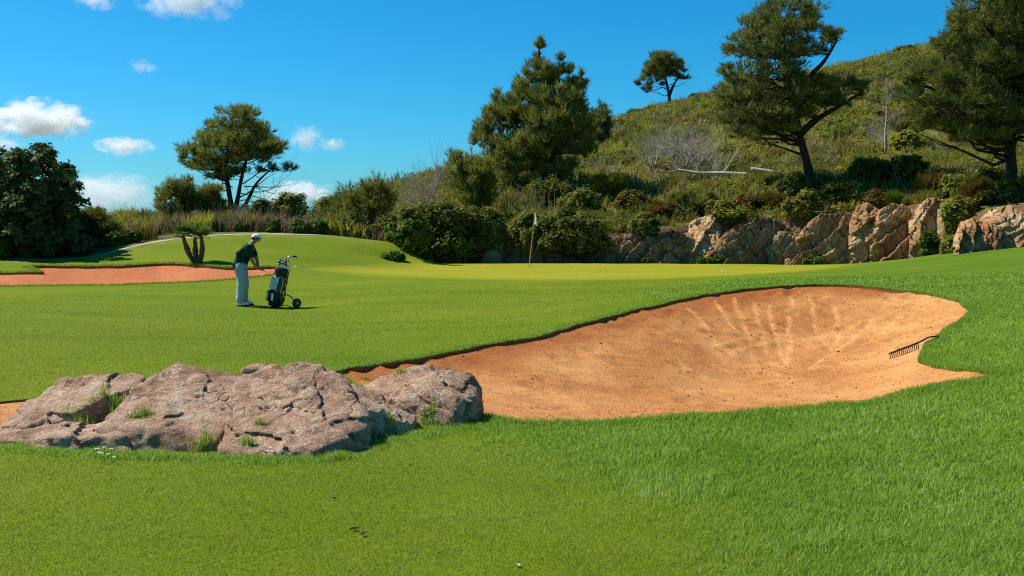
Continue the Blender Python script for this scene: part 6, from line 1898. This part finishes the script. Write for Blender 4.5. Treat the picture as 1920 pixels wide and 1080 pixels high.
# loose clods and grit on the sand
gx_ = np.column_stack([r_.uniform(bx0, bx1, 15000), by0 + (by1 - by0) * r_.uniform(0, 1, 15000) ** 1.4])
gx_ = gx_[inside(pb, gx_) & (fbm(np.column_stack([gx_ * 0.8, np.zeros(len(gx_))]), 3) > -0.15)]
sv_ = np.empty(len(SB.data.vertices) * 3); SB.data.vertices.foreach_get('co', sv_); sv_ = sv_.reshape(-1, 3)
if SB.name not in _bv: pick(1400, 700, [SB])
V_, F_ = [], []
tv0 = np.array([(1, 0, 0), (-1, 0, 0), (0, 1, 0), (0, -1, 0), (0, 0, 1), (0, 0, -0.4)], float)
tf0 = np.array([(0, 2, 4), (2, 1, 4), (1, 3, 4), (3, 0, 4), (2, 0, 5), (1, 2, 5), (3, 1, 5), (0, 3, 5)])
nn_ = 0
for (x_, y_) in gx_:
    ht = _bv[SB.name].ray_cast(Vector((x_, y_, 3.0)), Vector((0, 0, -1)))
    if ht[0] is None: continue
    s_ = 0.0036 * (1 + 0.05 * (y_ - 8)) * (0.5 + r_.exponential(0.6))
    V_.append(tv0 * s_ * r_.uniform(0.6, 1.3, (6, 1)) + np.array(ht[0]) + (0, 0, s_ * 0.3)); F_.append(tf0 + nn_); nn_ += 6
tag(add('sand_grit', mesh_np(np.vstack(V_), np.vstack(F_), None, True, 'sand_grit'), M['grit']), 'dark grit and small clods strewn over the orange sand', 'grit', None, 'stuff')

# ------------------------------------------------------------------ clouds: real volumes far behind
def cloud_mat(name, dens, thr, seed, scale=1.6):
    t = NT(name)
    tc = t.objc()
    v1 = t.n('ShaderNodeVectorMath', operation='LENGTH'); t.l(tc, v1.inputs[0])
    mp = t.n('ShaderNodeMapping'); t.l(tc, mp.inputs['Vector'])
    mp.inputs['Location'].default_value = (seed * 3.7, seed * 1.9, seed)
    mp.inputs['Scale'].default_value = (1.5, 1.5, 0.9)
    n_ = t.noise(mp.outputs[0], scale, 5, 0.62, 0.2)
    f_ = t.math('SUBTRACT', t.math('ADD', t.math('MULTIPLY', n_, 3.4), -0.85), t.math('MULTIPLY', v1.outputs['Value'], 1.0))
    f_ = t.math('SUBTRACT', f_, thr)
    f_ = t.math('MULTIPLY', t.math('MAXIMUM', f_, 0.0), dens)
    pv = t.n('ShaderNodeVolumePrincipled')
    pv.inputs['Color'].default_value = (1, 1, 1, 1)
    pv.inputs['Anisotropy'].default_value = 0.2
    t.l(f_, pv.inputs['Density'])
    t.l(pv.outputs[0], t.out.inputs['Volume'])
    return t.m
def cloud(px_, py_, w_, h_, d, dens, thr, seed, label, depth=0.9):
    k = mpp(d)
    c = P(px_, py_, d)
    v, f = ICO[4]
    o = add('cloud', mesh_np(v, f, None, True, 'cloud'), cloud_mat('cloud_%d' % seed, dens, thr, seed), None, c)
    o.scale = (w_ * k, w_ * k * depth, h_ * k)
    return tag(o, label, 'cloud', 'small white clouds')
cloud(74, 224, 104, 44, 1500, 0.14, 0.12, 3, 'largest white cloud at the left above the broad-leaved tree')
cloud(232, 274, 58, 20, 1700, 0.10, 0.12, 5, 'small flat cloud right of the largest cloud')
cloud(352, -12, 112, 54, 1400, 0.05, 0.10, 8, 'thin white cloud cut by the top of the picture')
cloud(178, -2, 48, 22, 1500, 0.045, 0.10, 9, 'small thin cloud near the top left corner')
cloud(268, 124, 32, 17, 1600, 0.025, 0.10, 10, 'faint wisp of cloud alone in the blue above the lone pine')
cloud(575, 260, 38, 28, 1800, 0.045, 0.10, 11, 'ragged little cloud right of the lone pine')
cloud(622, 270, 30, 16, 1800, 0.05, 0.10, 12, 'faint wisp right of the ragged little cloud')
cloud(205, 362, 105, 42, 2200, 0.030, 0.08, 13, 'pale hazy cloud low above the left bank')
cloud(560, 362, 80, 26, 2200, 0.06, 0.08, 14, 'pale cloud low between the lone pine and the feathery bush')
cloud(8, 270, 40, 18, 2000, 0.05, 0.10, 15, 'small hazy cloud touching the broad-leaved tree top')
